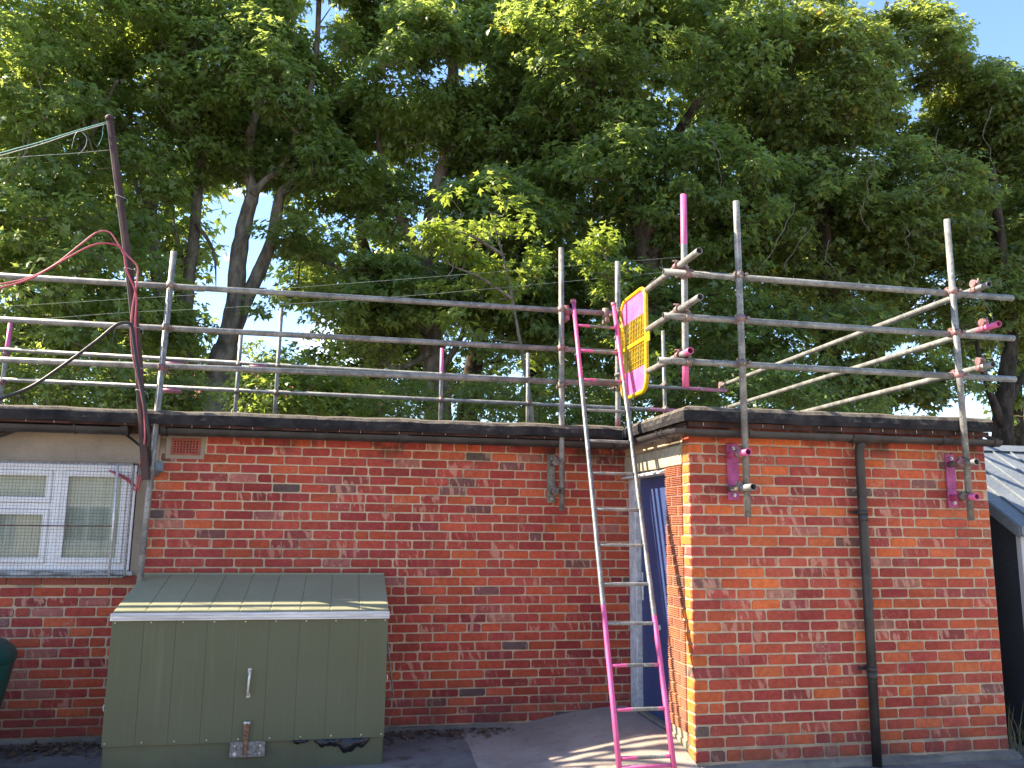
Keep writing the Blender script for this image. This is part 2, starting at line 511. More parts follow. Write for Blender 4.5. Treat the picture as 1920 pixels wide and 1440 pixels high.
def glass():
    k = NT('window_glass')
    gl = k.n('ShaderNodeBsdfGlossy'); gl.inputs['Roughness'].default_value = .03
    tr = k.n('ShaderNodeBsdfTransparent'); tr.inputs['Color'].default_value = (.95, .985, .97, 1)
    fr = k.n('ShaderNodeFresnel'); fr.inputs['IOR'].default_value = 1.5
    ms = k.n('ShaderNodeMixShader')
    k.l(k.math('ADD', fr.outputs[0], .05), ms.inputs[0])
    k.l(tr.outputs[0], ms.inputs[1]); k.l(gl.outputs[0], ms.inputs[2])
    k.l(ms.outputs[0], k.out.inputs['Surface'])
    return k.m
M['glass'] = glass()
def asphalt():
    k = NT('asphalt'); p = k.pos()
    a = k.noise(p, 1.3, 6, .6); f = k.noise(p, 180, 3, .7); d = k.noise(p, 5, 5, .65)
    col = k.mix(k.ramp(a, .3, .7), (.115, .105, .105), (.205, .19, .185))
    col = k.mix(k.ramp(d, .5, .72), col, (.10, .075, .055))
    col = k.mix(k.ramp(f, .62, .72), col, (.36, .35, .34))
    k.bump(f, .8, .006)
    return k.set(col, .93, 0, .2)
M['asphalt'] = asphalt()
def concrete(name, c0, c1):
    k = NT(name); p = k.pos()
    a = k.noise(p, 2.2, 6, .62); f = k.noise(p, 260, 3, .7); d = k.noise(p, 14, 5, .65)
    col = k.mix(k.ramp(a, .3, .7), c0, c1)
    col = k.mix(k.math('MULTIPLY', k.ramp(d, .5, .7), .4), col, tuple(c * .55 for c in c0))
    col = k.mix(k.ramp(f, .66, .74), col, tuple(min(1, c * 1.9) for c in c1))
    k.bump(f, .7, .005)
    return k.set(col, .93, 0, .2)
M['concrete'] = concrete('ramp_concrete', (.25, .205, .175), (.335, .285, .245))
M['bounce_yard'] = concrete('bounce_concrete', (.27, .235, .20), (.36, .32, .275))
M['plinth'] = concrete('plinth_concrete', (.13, .115, .105), (.24, .205, .175))

# ------------------------------------------------------------------ ground
YA, YB = 7.115, 5.694          # faces of the long wall and of the projecting block
XB0, XB1 = 2.444, 4.920        # left and right faces of the block
mb = MB()
mb.quad((-300, -300, 0), (300, -300, 0), (300, 600, 0), (-300, 600, 0))
tag(mb.build('ground', M['asphalt'], origin=(0, 0, 0)), kind='structure')
mb = MB(); mb.quad((-60, -60, .004), (60, -60, .004), (60, 4.55, .004), (-60, 4.55, .004))  # unseen pale slab added to bounce warm light onto the walls
tag(mb.build('bounce_yard', M['bounce_yard'], origin=(0, 0, 0)), kind='structure')
# concrete ramp rising to the side door
nx, ny = 22, 26
gx = np.linspace(.95, 2.436, nx); gy = np.linspace(5.05, 7.108, ny)
vs, fs = [], []
for j, y in enumerate(gy):
    for i, x in enumerate(gx):
        a = min(1, max(0, (x - 1.15) / 1.2)); b = min(1, max(0, (y - 5.25) / .95))
        a = a * a * (3 - 2 * a); b = b * b * (3 - 2 * b)
        z = .004 + .146 * a * b + .003 * math.sin(x * 9 + y * 5)
        if i == 0 or j == 0: z = -.01
        vs.append((x, y, z))
for j in range(ny - 1):
    for i in range(nx - 1):
        fs.append((j * nx + i, j * nx + i + 1, (j + 1) * nx + i + 1, (j + 1) * nx + i))
mb = MB(); mb.add(vs, fs, 0, True)
tag(mb.build('ramp', M['concrete'], origin=(1.8, 6, 0)), 'low concrete ramp rising to the blue side door', kind='structure')

# ------------------------------------------------------------------ bricks
PALETTE = [((.340, .070, .046), 38, .35), ((.295, .056, .045), 26, .45), ((.395, .088, .044), 24, .15),
           ((.440, .110, .048), 13, .08), ((.245, .058, .052), 8, .8), ((.165, .078, .068), 3, .9),
           ((.330, .135, .100), 5, .9), ((.115, .086, .074), 1.4, .7), ((.35, .075, .052), 14, .95)]
_w = np.array([q[1] for q in PALETTE]); _w = _w / _w.sum()
brng = random.Random(5)
def brick_colour(orange=0.0):
    c, _, s = PALETTE[int(np.searchsorted(np.cumsum(_w), brng.random()))]
    if orange and brng.random() < orange: c, s = (.47, .115, .042), .1
    k = brng.uniform(.85, 1.16)
    return tuple(x * k * brng.uniform(.95, 1.05) for x in c) + (min(1, max(0, s + brng.uniform(-.2, .25))),)

def brick_geo(L, Hh, D, rnd, wear=.010):
    """front faces -Y, centred; chamfered uneven outline, 38 triangles"""
    hx, hz = L / 2, Hh / 2
    w = lambda: rnd.uniform(.2, 1) ** 1.6 * wear
    c = [w() + .003 for _ in range(4)]
    out = [(-hx, -hz + c[0]), (-hx + c[0], -hz), (hx - c[1], -hz), (hx, -hz + c[1]), (hx, hz - c[2]), (hx - c[2], hz), (-hx + c[3], hz), (-hx, hz - c[3])]
    out = [(x + rnd.uniform(-.0015, .0015), z + rnd.uniform(-.0015, .0015)) for x, z in out]
    vs = [(x, D, z) for x, z in out] + [(x, .0035, z) for x, z in out]
    for x, z in out:
        vs.append((x * (1 - .004 / hx), rnd.uniform(-.0012, .0012), z * (1 - .0045 / hz)))
    fs = []
    for r in (0, 8):
        for i in range(8):
            j = (i + 1) % 8
            fs.append((r + i, r + j, r + 8 + j, r + 8 + i))
    fs.append(tuple(range(16, 24)))
    return vs, fs

def brick_meshes(tagname, L, n, Hh=.0645):
    r = random.Random(hash(tagname) % 1000 + int(L * 1000)); out = []
    for i in range(n):
        vs, fs = brick_geo(L, Hh, .03, r)
        b = MB(); b.add(vs, fs)
        me = b.mesh(tagname); me.materials.append(M['brick']); out.append(me)
    return out
STRETCH = brick_meshes('brick_stretcher', .2145, 10)
HEADER = brick_meshes('brick_header', .1025, 6)

def lay_course(x0, x1, off, rnd, gap=.012):
    """returns list of (xa, xb) bricks from x0 to x1"""
    out = []; x = x0 - off
    while x < x1 - .02:
        q = rnd.random()
        ls = [.1025, .1025] if q < .075 else [.157, .1025, .157] if q < .10 else [.2145]
        for L in ls:
            L2 = L + rnd.uniform(-.004, .004)
            a, b = x, x + L2
            a2, b2 = max(a, x0), min(b, x1)
            if b2 - a2 > .028: out.append((a2, b2))
            x = b + gap + rnd.uniform(-.0025, .003)
    return out

def place_bricks(parent, specs, named, face):
    """specs: (a,b,z0,z1,colour,score) ; face(a)-> function giving world loc/rot; first `named` by score become parts, the rest one stuff part"""
    specs = sorted(specs, key=lambda q: -q[5])
    rest = specs[named:]
    rr = random.Random(3)
    for a, b, z0, z1, c, sc in specs[:named]:
        L, h = b - a, z1 - z0
        lst = STRETCH if L > .14 else HEADER
        base = .2145 if L > .14 else .1025
        o = bpy.data.objects.new('brick', rr.choice(lst))
        COL.objects.link(o)
        loc, rz = face((a + b) / 2, (z0 + z1) / 2)
        o.location = (loc[0] , loc[1] , loc[2])
        o.rotation_euler = (rr.gauss(0, .004), rr.gauss(0, .005), rz + rr.gauss(0, .004))
        o.scale = (L / base, 1, h / .0645)
        o.color = c
        o.parent = parent
        o.matrix_parent_inverse = world_of(parent).inverted()
    if rest:
        V, F, Cc = [], [], []
        for a, b, z0, z1, c, sc in rest:
            vs, fs = brick_geo(b - a, z1 - z0, .03, rr)
            loc, rz = face((a + b) / 2, (z0 + z1) / 2)
            cr_, sr_ = math.cos(rz), math.sin(rz)
            n = len(V)
            V += [(loc[0] + x * cr_ - y * sr_, loc[1] + x * sr_ + y * cr_, loc[2] + z) for x, y, z in vs]
            F += [tuple(i + n for i in f) for f in fs]
            Cc += [c] * len(vs)
        me = bpy.data.meshes.new('bricks')
        me.from_pydata(V, [], F)
        at_ = me.attributes.new('Col', 'FLOAT_COLOR', 'POINT')
        at_.data.foreach_set('color', [x for c in Cc for x in c])
        o = link('bricks', me, M['brick_joined'], parent)
        o['kind'] = 'stuff'

# ------------------------------------------------------------------ long building
bldA = empty('brick_building', (0, YA, 0), 'long low red brick building with a flat felt roof and a barred window', 'building')
XW0, XW1 = -3.45, -1.605       # window opening
ZW0, ZW1 = 1.235, 2.095
wall = MB()
wall.box(XW1, 2.60, YA + .006, YA + .12, -.02, 2.40)
wall.box(-6.2, XW1, YA + .006, YA + .12, -.02, ZW0)
wall.box(-6.2, XW1, YA + .006, YA + .12, ZW1, 2.40)
wall.box(-6.2, XW0, YA + .006, YA + .12, ZW0, ZW1)
wall.box(-6.2, -6.08, YA + .12, 10.15, -.02, 2.40)
wall.box(-6.2, 5.0, 10.15, 10.27, -.02, 2.40)
wall.build('wall', M['mortar'], bldA)
jA = [2.338 + .0748, 2.338, 2.265]
zz = {2: 2.116, 4: 1.965, 6: 1.816, 8: 1.666, 10: 1.515, 12: 1.364, 14: 1.217, 16: 1.066, 18: .917, 20: .767, 22: .617, 24: .468, 26: .324, 27: .255, 28: .185, 29: .121, 30: .048}
ks = sorted(zz); jz = np.interp(range(1, 31), [0] + ks, [2.265] + [zz[k] for k in ks])
jA += [float(q) for q in jz]
specs = []
rA = random.Random(21)
for i in range(len(jA) - 1):
    zt, zb = jA[i] - .0062, jA[i + 1] + .0062
    off = (.1125 if i % 2 else 0) + rA.uniform(-.02, .02)
    for a, b in lay_course(-3.75, 2.515, off, rA):
        zc = (zt + zb) / 2; xc = (a + b) / 2
        # cement lintel, window and its jamb, sill tiles
        lim = None
        if zc > 2.10: lim = -1.455
        elif zc > ZW0 - .02: lim = -1.525
        if zc > ZW0 - .02 and lim is not None:
            if b < lim + .03: continue
            a = max(a, lim)
        if ZW0 - .085 < zc < ZW0 - .02 and a < -1.56:
            if b < -1.50: continue
            a = max(a, -1.545)
        if 2.155 < zc < 2.335 and a < -1.10 and b > -1.40:      # air brick
            if b < -1.10 + .03: continue
            a = -1.10
            if zc > 2.335: continue
        hidden = -1.44 < xc < .30 and zc < 1.15
        score = -math.hypot(xc, YA) + (-50 if hidden or xc < -2.75 or zc > 2.35 else 0)
        col = brick_colour(); col = (col[0] * .97, col[1] * .90, col[2] * .98, col[3])
        specs.append((a, b, zb, zt, col, score))
place_bricks(bldA, specs, 298, lambda h, z: ((h, YA, z), 0))
# render lintel, jamb, plinth
mb = MB(); mb.box(-6.2, -1.46, YA - .004, YA + .05, ZW1 + .004, 2.36, .004); mb.build('window_lintel', M['render'], bldA)
mb = MB(); mb.box(-1.605, -1.53, YA - .003, YA + .05, ZW0 + .002, ZW1, .004); mb.build('window_jamb', M['render'], bldA)
mb = MB()
def wob(t, i): return (.012 * math.sin(t * 7 + i) + .006 * math.sin(t * 23), .01 * math.sin(t * 5 + i * 2) if i in (1, 2) else 0)
mb.extrude([(YA + .02, -.05), (YA - .035, -.05), (YA - .028, .028), (YA + .02, .044)], -6.0, 1.9, 'x', steps=60, wob=wob)
mb.build('plinth', M['plinth'], bldA)
# sill tiles
x = -1.50
while x > -3.7:
    mb = MB(); mb.box(x - .235, x - .006, YA - .012, YA + .03, ZW0 - .075, ZW0 - .008, .004)
    mb.build('sill_tile', M['sill_tile'], bldA); x -= .241
# roof
roofA = MB(); roofA.box(-6.3, 2.7, 6.98, 10.3, 2.42, 2.47); rfA = roofA.build('roof', M['felt'], bldA)
def felt_profile(y0, sgn=1):
    """kerb roll profile, y0 outer face; sgn=+1 outer side is towards smaller coordinate"""
    pr = [(.0, 2.395), (-.006, 2.43), (.0, 2.472), (.018, 2.497), (.05, 2.509), (.10, 2.506), (.17, 2.488), (.20, 2.46), (.20, 2.415), (.04, 2.400)]
    return [(y0 + sgn * p, q) for p, q in pr]
frng = random.Random(9)
tab = [frng.uniform(-1, 1) for _ in range(400)]
def fwob(t, i):
    u = (t + 10) * 6
    k = int(u) % 380; f = u - int(u)
    a = tab[k] * (1 - f) + tab[k + 1] * f
    b = tab[(k * 3 + i * 7) % 380]
    return (.0055 * a + .003 * b, .0065 * a + (.002 * b if i in (3, 4, 5) else 0))
mb = MB(); mb.extrude(felt_profile(6.862), -6.3, 2.36, 'x', steps=140, wob=fwob)
mb.build('felt_kerb', M['felt_edge'], rfA)
mb = MB(); mb.extrude([(6.892, 2.377), (6.892, 2.397), (6.93, 2.405), (7.113, 2.41), (7.113, 2.335), (7.04, 2.335), (7.035, 2.392), (6.905, 2.378)], -6.3, 2.42, 'x')
mb.build('fascia', M['drip'], bldA)
x = -2.75
while x < 2.1:
    mb = MB(); h = frng.uniform(.012, .024)
    mb.box(x, x + .0035, 6.886, 6.8915, 2.396 - h, 2.396)
    if frng.random() < .8: mb.build('nail', M['nail'], bldA)
    x += frng.uniform(.13, .2)
# gutter
def gutter_run(name, a, b, axis, c, z, mat, parent, r=.056, out=-1, ends=(True, True)):
    prof = []
    for k in range(11):
        w = math.pi * k / 10
        prof.append((c + r * math.cos(w), z - r * .95 * math.sin(w)))
    inner = [(c + (r - .004) * math.cos(math.pi * k / 10), z - (r - .004) * .95 * math.sin(math.pi * k / 10)) for k in reversed(range(11))]
    lip = [(c - r - .004, z + .004), (c - r + .004, z + .006)]
    mb = MB(); mb.extrude(prof[:-1] + [prof[-1]] + lip + inner, a, b, axis, smooth=False)
    if ends[0]: mb.extrude(prof, a - .004, a - .0005, axis)
    if ends[1]: mb.extrude(prof, b + .0005, b + .004, axis)
    return mb.build(name, mat, parent)
def gutter_clip(t, axis, c, z, mat, parent, r=.056, name='bracket', wid=.014):
    prof = [(c + (r + .005) * math.cos(math.pi * k / 12), z - (r + .005) * .95 * math.sin(math.pi * k / 12)) for k in range(13)]
    prof = [(prof[0][0], z + .012)] + prof + [(prof[-1][0], z + .012)]
    inn = [(c + (r + .001) * math.cos(math.pi * k / 12), z - (r + .001) * .95 * math.sin(math.pi * k / 12)) for k in reversed(range(13))]
    mb = MB(); mb.extrude(prof + inn, t - wid / 2, t + wid / 2, axis)
    return mb.build(name, mat, parent)
GZA = 2.366
g1 = gutter_run('gutter', -6.2, -1.665, 'x', YA - .15, GZA - .005, M['gutter'], bldA)
g2 = gutter_run('gutter', -1.425, 2.29, 'x', YA - .15, GZA, M['gutter'], bldA, ends=(True, False))
for x in (-2.05, -2.9): gutter_clip(x, 'x', YA - .15, GZA - .005, M['gutter'], g1)
for x in (-1.38, -.15, .42, 1.41): gutter_clip(x, 'x', YA - .15, GZA, M['gutter'], g2)
gutter_clip(-1.69, 'x', YA - .15, GZA - .005, M['gutter'], g1, name='stop_end', wid=.05)
gutter_clip(-1.40, 'x', YA - .15, GZA, M['gutter'], g2, name='stop_end', wid=.05)
gutter_clip(.47, 'x', YA - .15, GZA, M['gutter'], g2, name='union', wid=.07)
# air brick: a terracotta tile with rows of square holes
ab = MB()
ax0, ax1, az0, az1 = -1.372, -1.150, 2.176, 2.306
nxh, nzh = 8, 5
px_ = (ax1 - ax0 - .03) / nxh; pz_ = (az1 - az0 - .026) / nzh
xs = [ax0]; zs = [az0]
for i in range(nxh): xs += [ax0 + .015 + px_ * (i + .24), ax0 + .015 + px_ * (i + .76)]
for j in range(nzh): zs += [az0 + .013 + pz_ * (j + .24), az0 + .013 + pz_ * (j + .76)]
xs.append(ax1); zs.append(az1)
for i in range(len(xs) - 1):
    for j in range(len(zs) - 1):
        if i % 2 and j % 2: continue
        ab.box(xs[i], xs[i + 1], YA - .010, YA + .012, zs[j], zs[j + 1])
abo = ab.build('air_brick', M['terracotta'], bldA, recalc=False)
mb = MB(); mb.box(ax0 + .004, ax1 - .004, YA - .0045, YA - .003, az0 + .004, az1 - .004); mb.build('hole_shade', M['dark'], abo)  # dark sheet standing in for the shade inside the holes
mb = MB(); mb.box(ax0 - .045, ax1 + .035, YA - .0022, YA + .01, az0 - .035, az1 + .03, .006); mb.build('mortar_bed', M['render'], bldA)
# junction box beside the scaffold tube
mb = MB(); mb.box(-1.475, -1.415, YA - .05, YA - .001, 2.035, 2.115, .008); jb = mb.build('junction_box', M['grey_plastic'], bldA)
mb = MB(); mb.box(-1.462, -1.428, YA - .056, YA - .0505, 2.05, 2.10, .003); mb.build('cover', M['grey_plastic'], jb)
# --- window
win = empty('window', (-2.5, YA, 1.25)); win.parent = bldA; win.matrix_parent_inverse = world_of(bldA).inverted()
wy0, wy1 = YA - .005, YA + .055
fr = MB()
wx0, wx1, wz0, wz1 = XW0 + .005, XW1 - .01, ZW0 + .03, ZW1 - .012
fr.box(wx0, wx1, wy0, wy1, wz0, wz0 + .055, .004); fr.box(wx0, wx1, wy0, wy1, wz1 - .055, wz1, .004)
fr.box(wx1 - .06, wx1, wy0, wy1, wz0 + .055, wz1 - .055, .004); fr.box(wx0, wx0 + .06, wy0, wy1, wz0 + .055, wz1 - .055, .004)
MUL = at(103, 980, YA)[0]
fr.box(MUL - .045, MUL + .03, wy0 + .001, wy1 - .001, wz0 + .055, wz1 - .055, .004)
fr.build('frame', M['upvc'], win)
def sash(x0, x1, z0, z1):
    s = MB(); t = .042; a, b = wy0 - .012, wy0 + .03
    s.box(x0, x1, a, b, z0, z0 + t, .004); s.box(x0, x1, a, b, z1 - t, z1, .004)
    s.box(x0, x0 + t, a, b, z0 + t, z1 - t, .004); s.box(x1 - t, x1, a, b, z0 + t, z1 - t, .004)
    so = s.build('sash', M['upvc'], win)
    g = MB(); g.box(x0 + t, x1 - t, a + .016, a + .022, z0 + t, z1 - t); g.build('pane', M['glass'], so)
zt = at(60, 942, YA)[2]
sash(MUL + .031, wx1 - .061, wz0 + .056, wz1 - .056)
sash(wx0 + .061, MUL - .046, zt, wz1 - .056)
mb = MB(); mb.box(wx0 + .061, MUL - .046, wy0, wy1, zt - .05, zt - .003, .004); mb.build('transom', M['upvc'], win)
sash(wx0 + .061, MUL - .046, wz0 + .056, zt - .052)
mb = MB(); mb.box(XW0 - .03, XW1 + .028, YA - .05, YA + .03, ZW0 - .006, ZW0 + .0285, .006); mb.build('sill', M['sill'], win)
cu = MB(); n = 180
pts = [(-3.6 + 2.05 * i / n, YA + .072 + .008 * math.sin(i * .9) + .006 * math.sin(i * .37)) for i in range(n + 1)]
vs = [(x, y, z) for z in (1.1, 2.2) for x, y in pts]
cu.add(vs, [(i, i + 1, n + 2 + i, n + 1 + i) for i in range(n)], 0, True); cu.build('curtain', M['curtain'], win)
mb = MB(); mb.box(-3.7, -1.5, YA + .9, YA + .92, 1.0, 2.35); mb.build('room_wall', M['dark'], win)
# --- wire guard over the window
guard = empty('window_guard', (-2.5, YA - .06, 1.2)); guard.parent = bldA; guard.matrix_parent_inverse = world_of(bldA).inverted()
GX0, GX1, GZ0, GZ1, GY = -3.40, -1.622, 1.222, 2.085, YA - .075
wm = MB()
x = GX0
def wire(mb, a, b, r=.00105):
    d = Vector(b) - Vector(a)
    mb.tube([a, b], r, 4, smooth=False, cap=False)
while x < GX1:
    j = frng.uniform(-.0015, .0015)
    wire(wm, (x + j, GY, GZ0), (x + j * -1, GY, GZ1)); x += .0248
z = GZ0 + .008
while z < GZ1:
    wire(wm, (GX0, GY - .0026, z), (GX1, GY - .0026, z)); z += .0248
w = wm.build('wire_mesh', M['mesh'], guard); w['kind'] = 'stuff'
for a, b in (((GX0, GZ0), (GX1, GZ0)), ((GX0, GZ1), (GX1, GZ1)), ((GX1, GZ0), (GX1, GZ1)), ((GX0, GZ0), (GX0, GZ1))):
    mb = MB(); r = .008
    mb.box(min(a[0], b[0]) - r, max(a[0], b[0]) + r, GY - .016, GY - .0045, min(a[1], b[1]) - r, max(a[1], b[1]) + r, .002)
    mb.build('frame_bar', M['steel'], guard)
bx = at(212, 980, GY)[0]
mb = MB(); mb.tube([(bx + .008, GY - .012, GZ0), (bx - .0, GY - .012, GZ1)], .009, 8); mb.build('frame_bar', M['alu'], guard)
mb = MB(); mb.tube([(GX0, GY + .006, 1.60), (bx, GY + .006, 1.605)], .006, 6); mb.build('frame_bar', M['rust'], guard)

# ------------------------------------------------------------------ projecting block
bldB = empty('brick_extension', (3.68, YB, 0), 'square red brick block projecting at right with a blue side door and downpipe', 'building')
YD0, YD1 = 6.17, 7.10       # door opening along the side wall
wall = MB()
wall.box(XB0 + .006, XB1 - .003, YB + .006, YB + .12, -.02, 2.42)
wall.box(XB0 + .012, XB0 + .30, YB + .12, YD0, -.02, 2.42)
wall.box(XB0 + .010, XB0 + .30, YD0, 7.115, 2.262, 2.42)
wall.box(XB1 - .12, XB1 - .003, YB + .12, 10.15, -.02, 2.42)
wall.build('wall', M['mortar'], bldB)
jB = [2.408, 2.331, 2.254, 2.18, 2.11, 2.033, 1.959, 1.888, 1.813, 1.741, 1.669, 1.593, 1.518, 1.443, 1.372, 1.296, 1.22, 1.147, 1.074, .994, .922, .842, .768, .689, .606, .527, .45, .374, .30, .223, .140, .056]
specs = []; rB = random.Random(33)
side = []
for i in range(len(jB) - 1):
    zt, zb = jB[i] - .0068, jB[i + 1] + .0068
    if i == len(jB) - 3: zb += .008
    even = i % 2
    lead = .2145 if even else .1025
    xs_ = [(XB0, XB0 + lead)] + lay_course(XB0 + lead + .013, XB1 - .004, 0, rB, .013)
    for a, b in xs_:
        specs.append((a, b, zb, zt, brick_colour(.06), -abs((a + b) / 2 - 3.6) - (50 if zt > 2.34 else 0)))
    # return of the corner bricks on the side face
    L = .118 if even else .126
    if i in (11, 18): L = .185
    side.append((zb, zt, L))
place_bricks(bldB, specs, 297, lambda h, z: ((h, YB, z), 0))
rr = random.Random(8)
for zb, zt, L in side:
    if zt > 2.36: continue
    # side faces look towards -X
    a, b = YB + .0045, YB + L
    if L > .15: a = YB + .0045
    vs, fs = brick_geo(b - a, zt - zb, .028, rr, .004)
    c = brick_colour(.9)
    if c[0] > .4: c = (.56, .165, .04, .05)
    mbk = MB(); mbk.add([(XB0 + y, (a + b) / 2 - x, (zb + zt) / 2 + z) for x, y, z in vs], fs)
    o = mbk.build('corner_brick', M['brick'], bldB); o.color = c
# keyed (ribbed) bricks of the door pier
RY0, RY1 = YB + .150, YD0 - .004
def ribbed(y0, y1, z0, z1):
    n = 5; prof = []; h = (z1 - z0) / n
    for k in range(n):
        zz0 = z0 + k * h
        prof += [(XB0 + .001, zz0 + h * .12), (XB0 - .001, zz0 + h * .55), (XB0 + .012, zz0 + h * .68), (XB0 + .012, zz0 + h)]
    prof += [(XB0 + .035, z1), (XB0 + .035, z0)]
    b = MB(); b.extrude(prof, y0, y1, 'y'); return b
for i in range(len(jB) - 1):
    zt, zb = jB[i] - .004, jB[i + 1] + .004
    if zt > 2.12 or zb < .17: continue
    cut = (RY0 + RY1) / 2 + (.065 if i % 2 else -.06)
    y0 = RY0 + (.05 if i in (11, 18) else 0)
    for a, b in ((y0, cut - .005), (cut + .005, RY1)):
        if b - a < .03: continue
        o = ribbed(a, b, zb, zt).build('ribbed_brick', M['brick'], bldB)
        c = brick_colour(.2); o.color = (c[0] * .5 + .20, c[1] * .5 + .115, c[2] * .5 + .075, .15)
# lintel over the door, pier foot, plinth
mb = MB(); mb.box(XB0 - .002, XB0 + .2, YB + .135, 7.112, 2.108, 2.256, .004); mb.build('door_lintel', M['lintel'], bldB)
mb = MB(); mb.box(XB0 + .001, XB0 + .2, YB + .125, YD0 - .002, -.02, .165, .006); mb.build('pier_foot', M['lintel'], bldB)
mb = MB()
mb.extrude([(YB + .02, -.06), (YB - .055, -.06), (YB - .042, .03), (YB + .02, .052)], XB0 - .03, XB1 + .06, 'x', steps=50, wob=wob)
mb.build('plinth', M['plinth'], bldB)
# roof of the block
mb = MB(); mb.box(2.45, 4.84, 5.63, 10.3, 2.425, 2.475); rfB = mb.build('roof', M['felt'], bldB)
FX, FY = 2.342, 5.520
mb = MB()
pf = felt_profile(FY)
# front kerb with a mitred left end, then the side kerb
def kerb_path(path, name):
    """path: list of (x, y, dx, dy): outer line point and inward direction scaled for mitre"""
    base = felt_profile(0)
    vs, fs = [], []; n = len(base)
    for j, (x, y, dx, dy) in enumerate(path):
        for i, (p, q) in enumerate(base):
            a, b = fwob(x + 3 * y, i)
            vs.append((x + dx * (p + a), y + dy * (p + a), q + b))
    for j in range(len(path) - 1):
        for i in range(n):
            k = (i + 1) % n
            fs.append((j * n + i, j * n + k, (j + 1) * n + k, (j + 1) * n + i))
    fs.append(tuple(range(n))); fs.append(tuple((len(path) - 1) * n + i for i in range(n)))
    b = MB(); b.add(vs, fs); return b.build(name, M['felt_edge'], rfB)
path = [(FX, y, 1, 0) for y in np.linspace(6.90, FY + .06, 26)] + [(FX, FY, 1, 1)] + [(x, FY, 0, 1) for x in np.linspace(FX + .06, 4.862, 46)]
kerb_path(path, 'felt_kerb')
mb = MB()
mb.extrude([(FY + .038, 2.358), (FY + .038, 2.397), (FY + .17, 2.408), (FY + .172, 2.398), (FY + .07, 2.380), (FY + .05, 2.358)], FX + .05, 4.85, 'x')
mb.extrude([(FX + .038, 2.358), (FX + .038, 2.397), (FX + .10, 2.408), (FX + .10, 2.398), (FX + .06, 2.380), (FX + .05, 2.358)], FY + .06, 6.88, 'y')
mb.build('fascia', M['drip'], bldB)
x = 2.5
while x < 4.8:
    mb = MB(); h = frng.uniform(.014, .026); mb.box(x, x + .0035, FY + .032, FY + .0375, 2.392 - h, 2.392)
    if frng.random() < .8: mb.build('nail', M['nail'], bldB)
    x += frng.uniform(.10, .2)
GZB = 2.338; GR = .05
gB = gutter_run('gutter', XB0 - .075, 4.955, 'x', YB - .10, GZB, M['gutter_brown'], bldB, GR, ends=(False, True))
gS = gutter_run('gutter', YB - .045, 6.93, 'y', XB0 - .115, GZB + .01, M['gutter_brown'], bldB, GR, ends=(False, False))
mb = MB(); prof = [(GR * math.cos(math.pi * k / 10), -GR * .95 * math.sin(math.pi * k / 10)) for k in range(11)]
vs, fs = [], []
for j, (cx, cyy, dx, dy) in enumerate(((XB0 - .115, YB - .04, 1, 0), (XB0 - .115, YB - .10, 1, 1), (XB0 - .07, YB - .10, 0, 1))):
    for p_, q_ in prof: vs.append((cx + p_ * dx * 1.03, cyy + p_ * dy * 1.03, GZB + .005 + q_ * 1.03))
for j in range(2):
    for i in range(10): fs.append((j * 11 + i, j * 11 + i + 1, (j + 1) * 11 + i + 1, (j + 1) * 11 + i))
mb.add(vs, fs); mb.build('gutter_corner', M['gutter_brown'], bldB)
for t in (5.90, 5.80, 6.75): gutter_clip(t, 'y', XB0 - .115, GZB + .01, M['gutter_brown'], gS, GR)
for t in (2.86, 4.45, 4.90): gutter_clip(t, 'x', YB - .10, GZB, M['gutter_brown'], gB, GR)
# down pipe
DX, DY = 3.782, YB - .062
dp = MB()
dp.tube([(DX, YB - .085, 2.33), (DX, YB - .08, 2.27), (DX, DY, 2.235), (DX, DY, 1.2), (DX, DY, -.02)], [.042, .036, .034, .034, .034], 16)
dpo = dp.build('downpipe', M['gutter'], bldB)
mb = MB(); mb.extrude([(YB - .10 + (GR + .008) * math.cos(math.pi * k / 12), GZB + .004 - (GR + .01) * math.sin(math.pi * k / 12)) for k in range(13)], DX - .095, DX + .095, 'x')
mb.build('outlet', M['gutter'], dpo)
for z in (1.775, .66):
    mb = MB(); mb.tube([(DX, DY, z - .014), (DX, DY, z + .014)], .0375, 16); mb.box(DX - .075, DX + .02, YB - .016, YB - .006, z - .012, z + .012)
    mb.tube([(DX - .06, YB - .022, z), (DX - .06, YB - .015, z)], .005, 8)
    mb.build('bracket', M['gutter'], dpo)
for z in (1.74, .62):
    mb = MB(); mb.tube([(DX, DY, z - .03), (DX, DY, z + .02)], .0365, 16); mb.build('socket', M['gutter'], dpo)
# door
door = empty('door', (2.52, 6.6, .15)); door.parent = bldB; door.matrix_parent_inverse = world_of(bldB).inverted()
fr = MB()
fr.box(2.475, 2.555, 6.935, 7.108, .10, 2.06, .004)
fr.box(2.475, 2.555, YD0 - .01, 7.108, 2.06, 2.104, .004)
fro = fr.build('frame', M['paint_white'], door)
fr = MB(); fr.extrude([(2.405, 2.062), (2.405, 2.074), (2.47, 2.098), (2.474, 2.062)], YD0 + .004, 7.10, 'y'); fr.build('drip_bar', M['paint_white'], door)
lf = MB(); lf.box(2.515, 2.553, YD0 + .002, 6.912, .165, 2.057, .003)
lfo = lf.build('leaf', M['blue'], door)
hd = MB(); hd.box(2.503, 2.5145, 6.855, 6.893, 1.04, 1.27, .004); hp = hd.build('handle_plate', M['alu'], lfo)
hd = MB(); hd.tube([(2.503, 6.874, 1.19), (2.455, 6.874, 1.19), (2.452, 6.86, 1.19), (2.452, 6.76, 1.185)], .0095, 8); hd.build('handle', M['alu'], hp)
mb = MB(); mb.tube([(2.507, 6.50, .86), (2.5145, 6.50, .86)], .022, 12); mb.build('knob_plate', M['paint_white'], lfo)
mb = MB(); mb.box(2.46, 2.56, YD0 + .002, 6.914, .10, .163, .006); mb.build('threshold', M['plinth'], door)

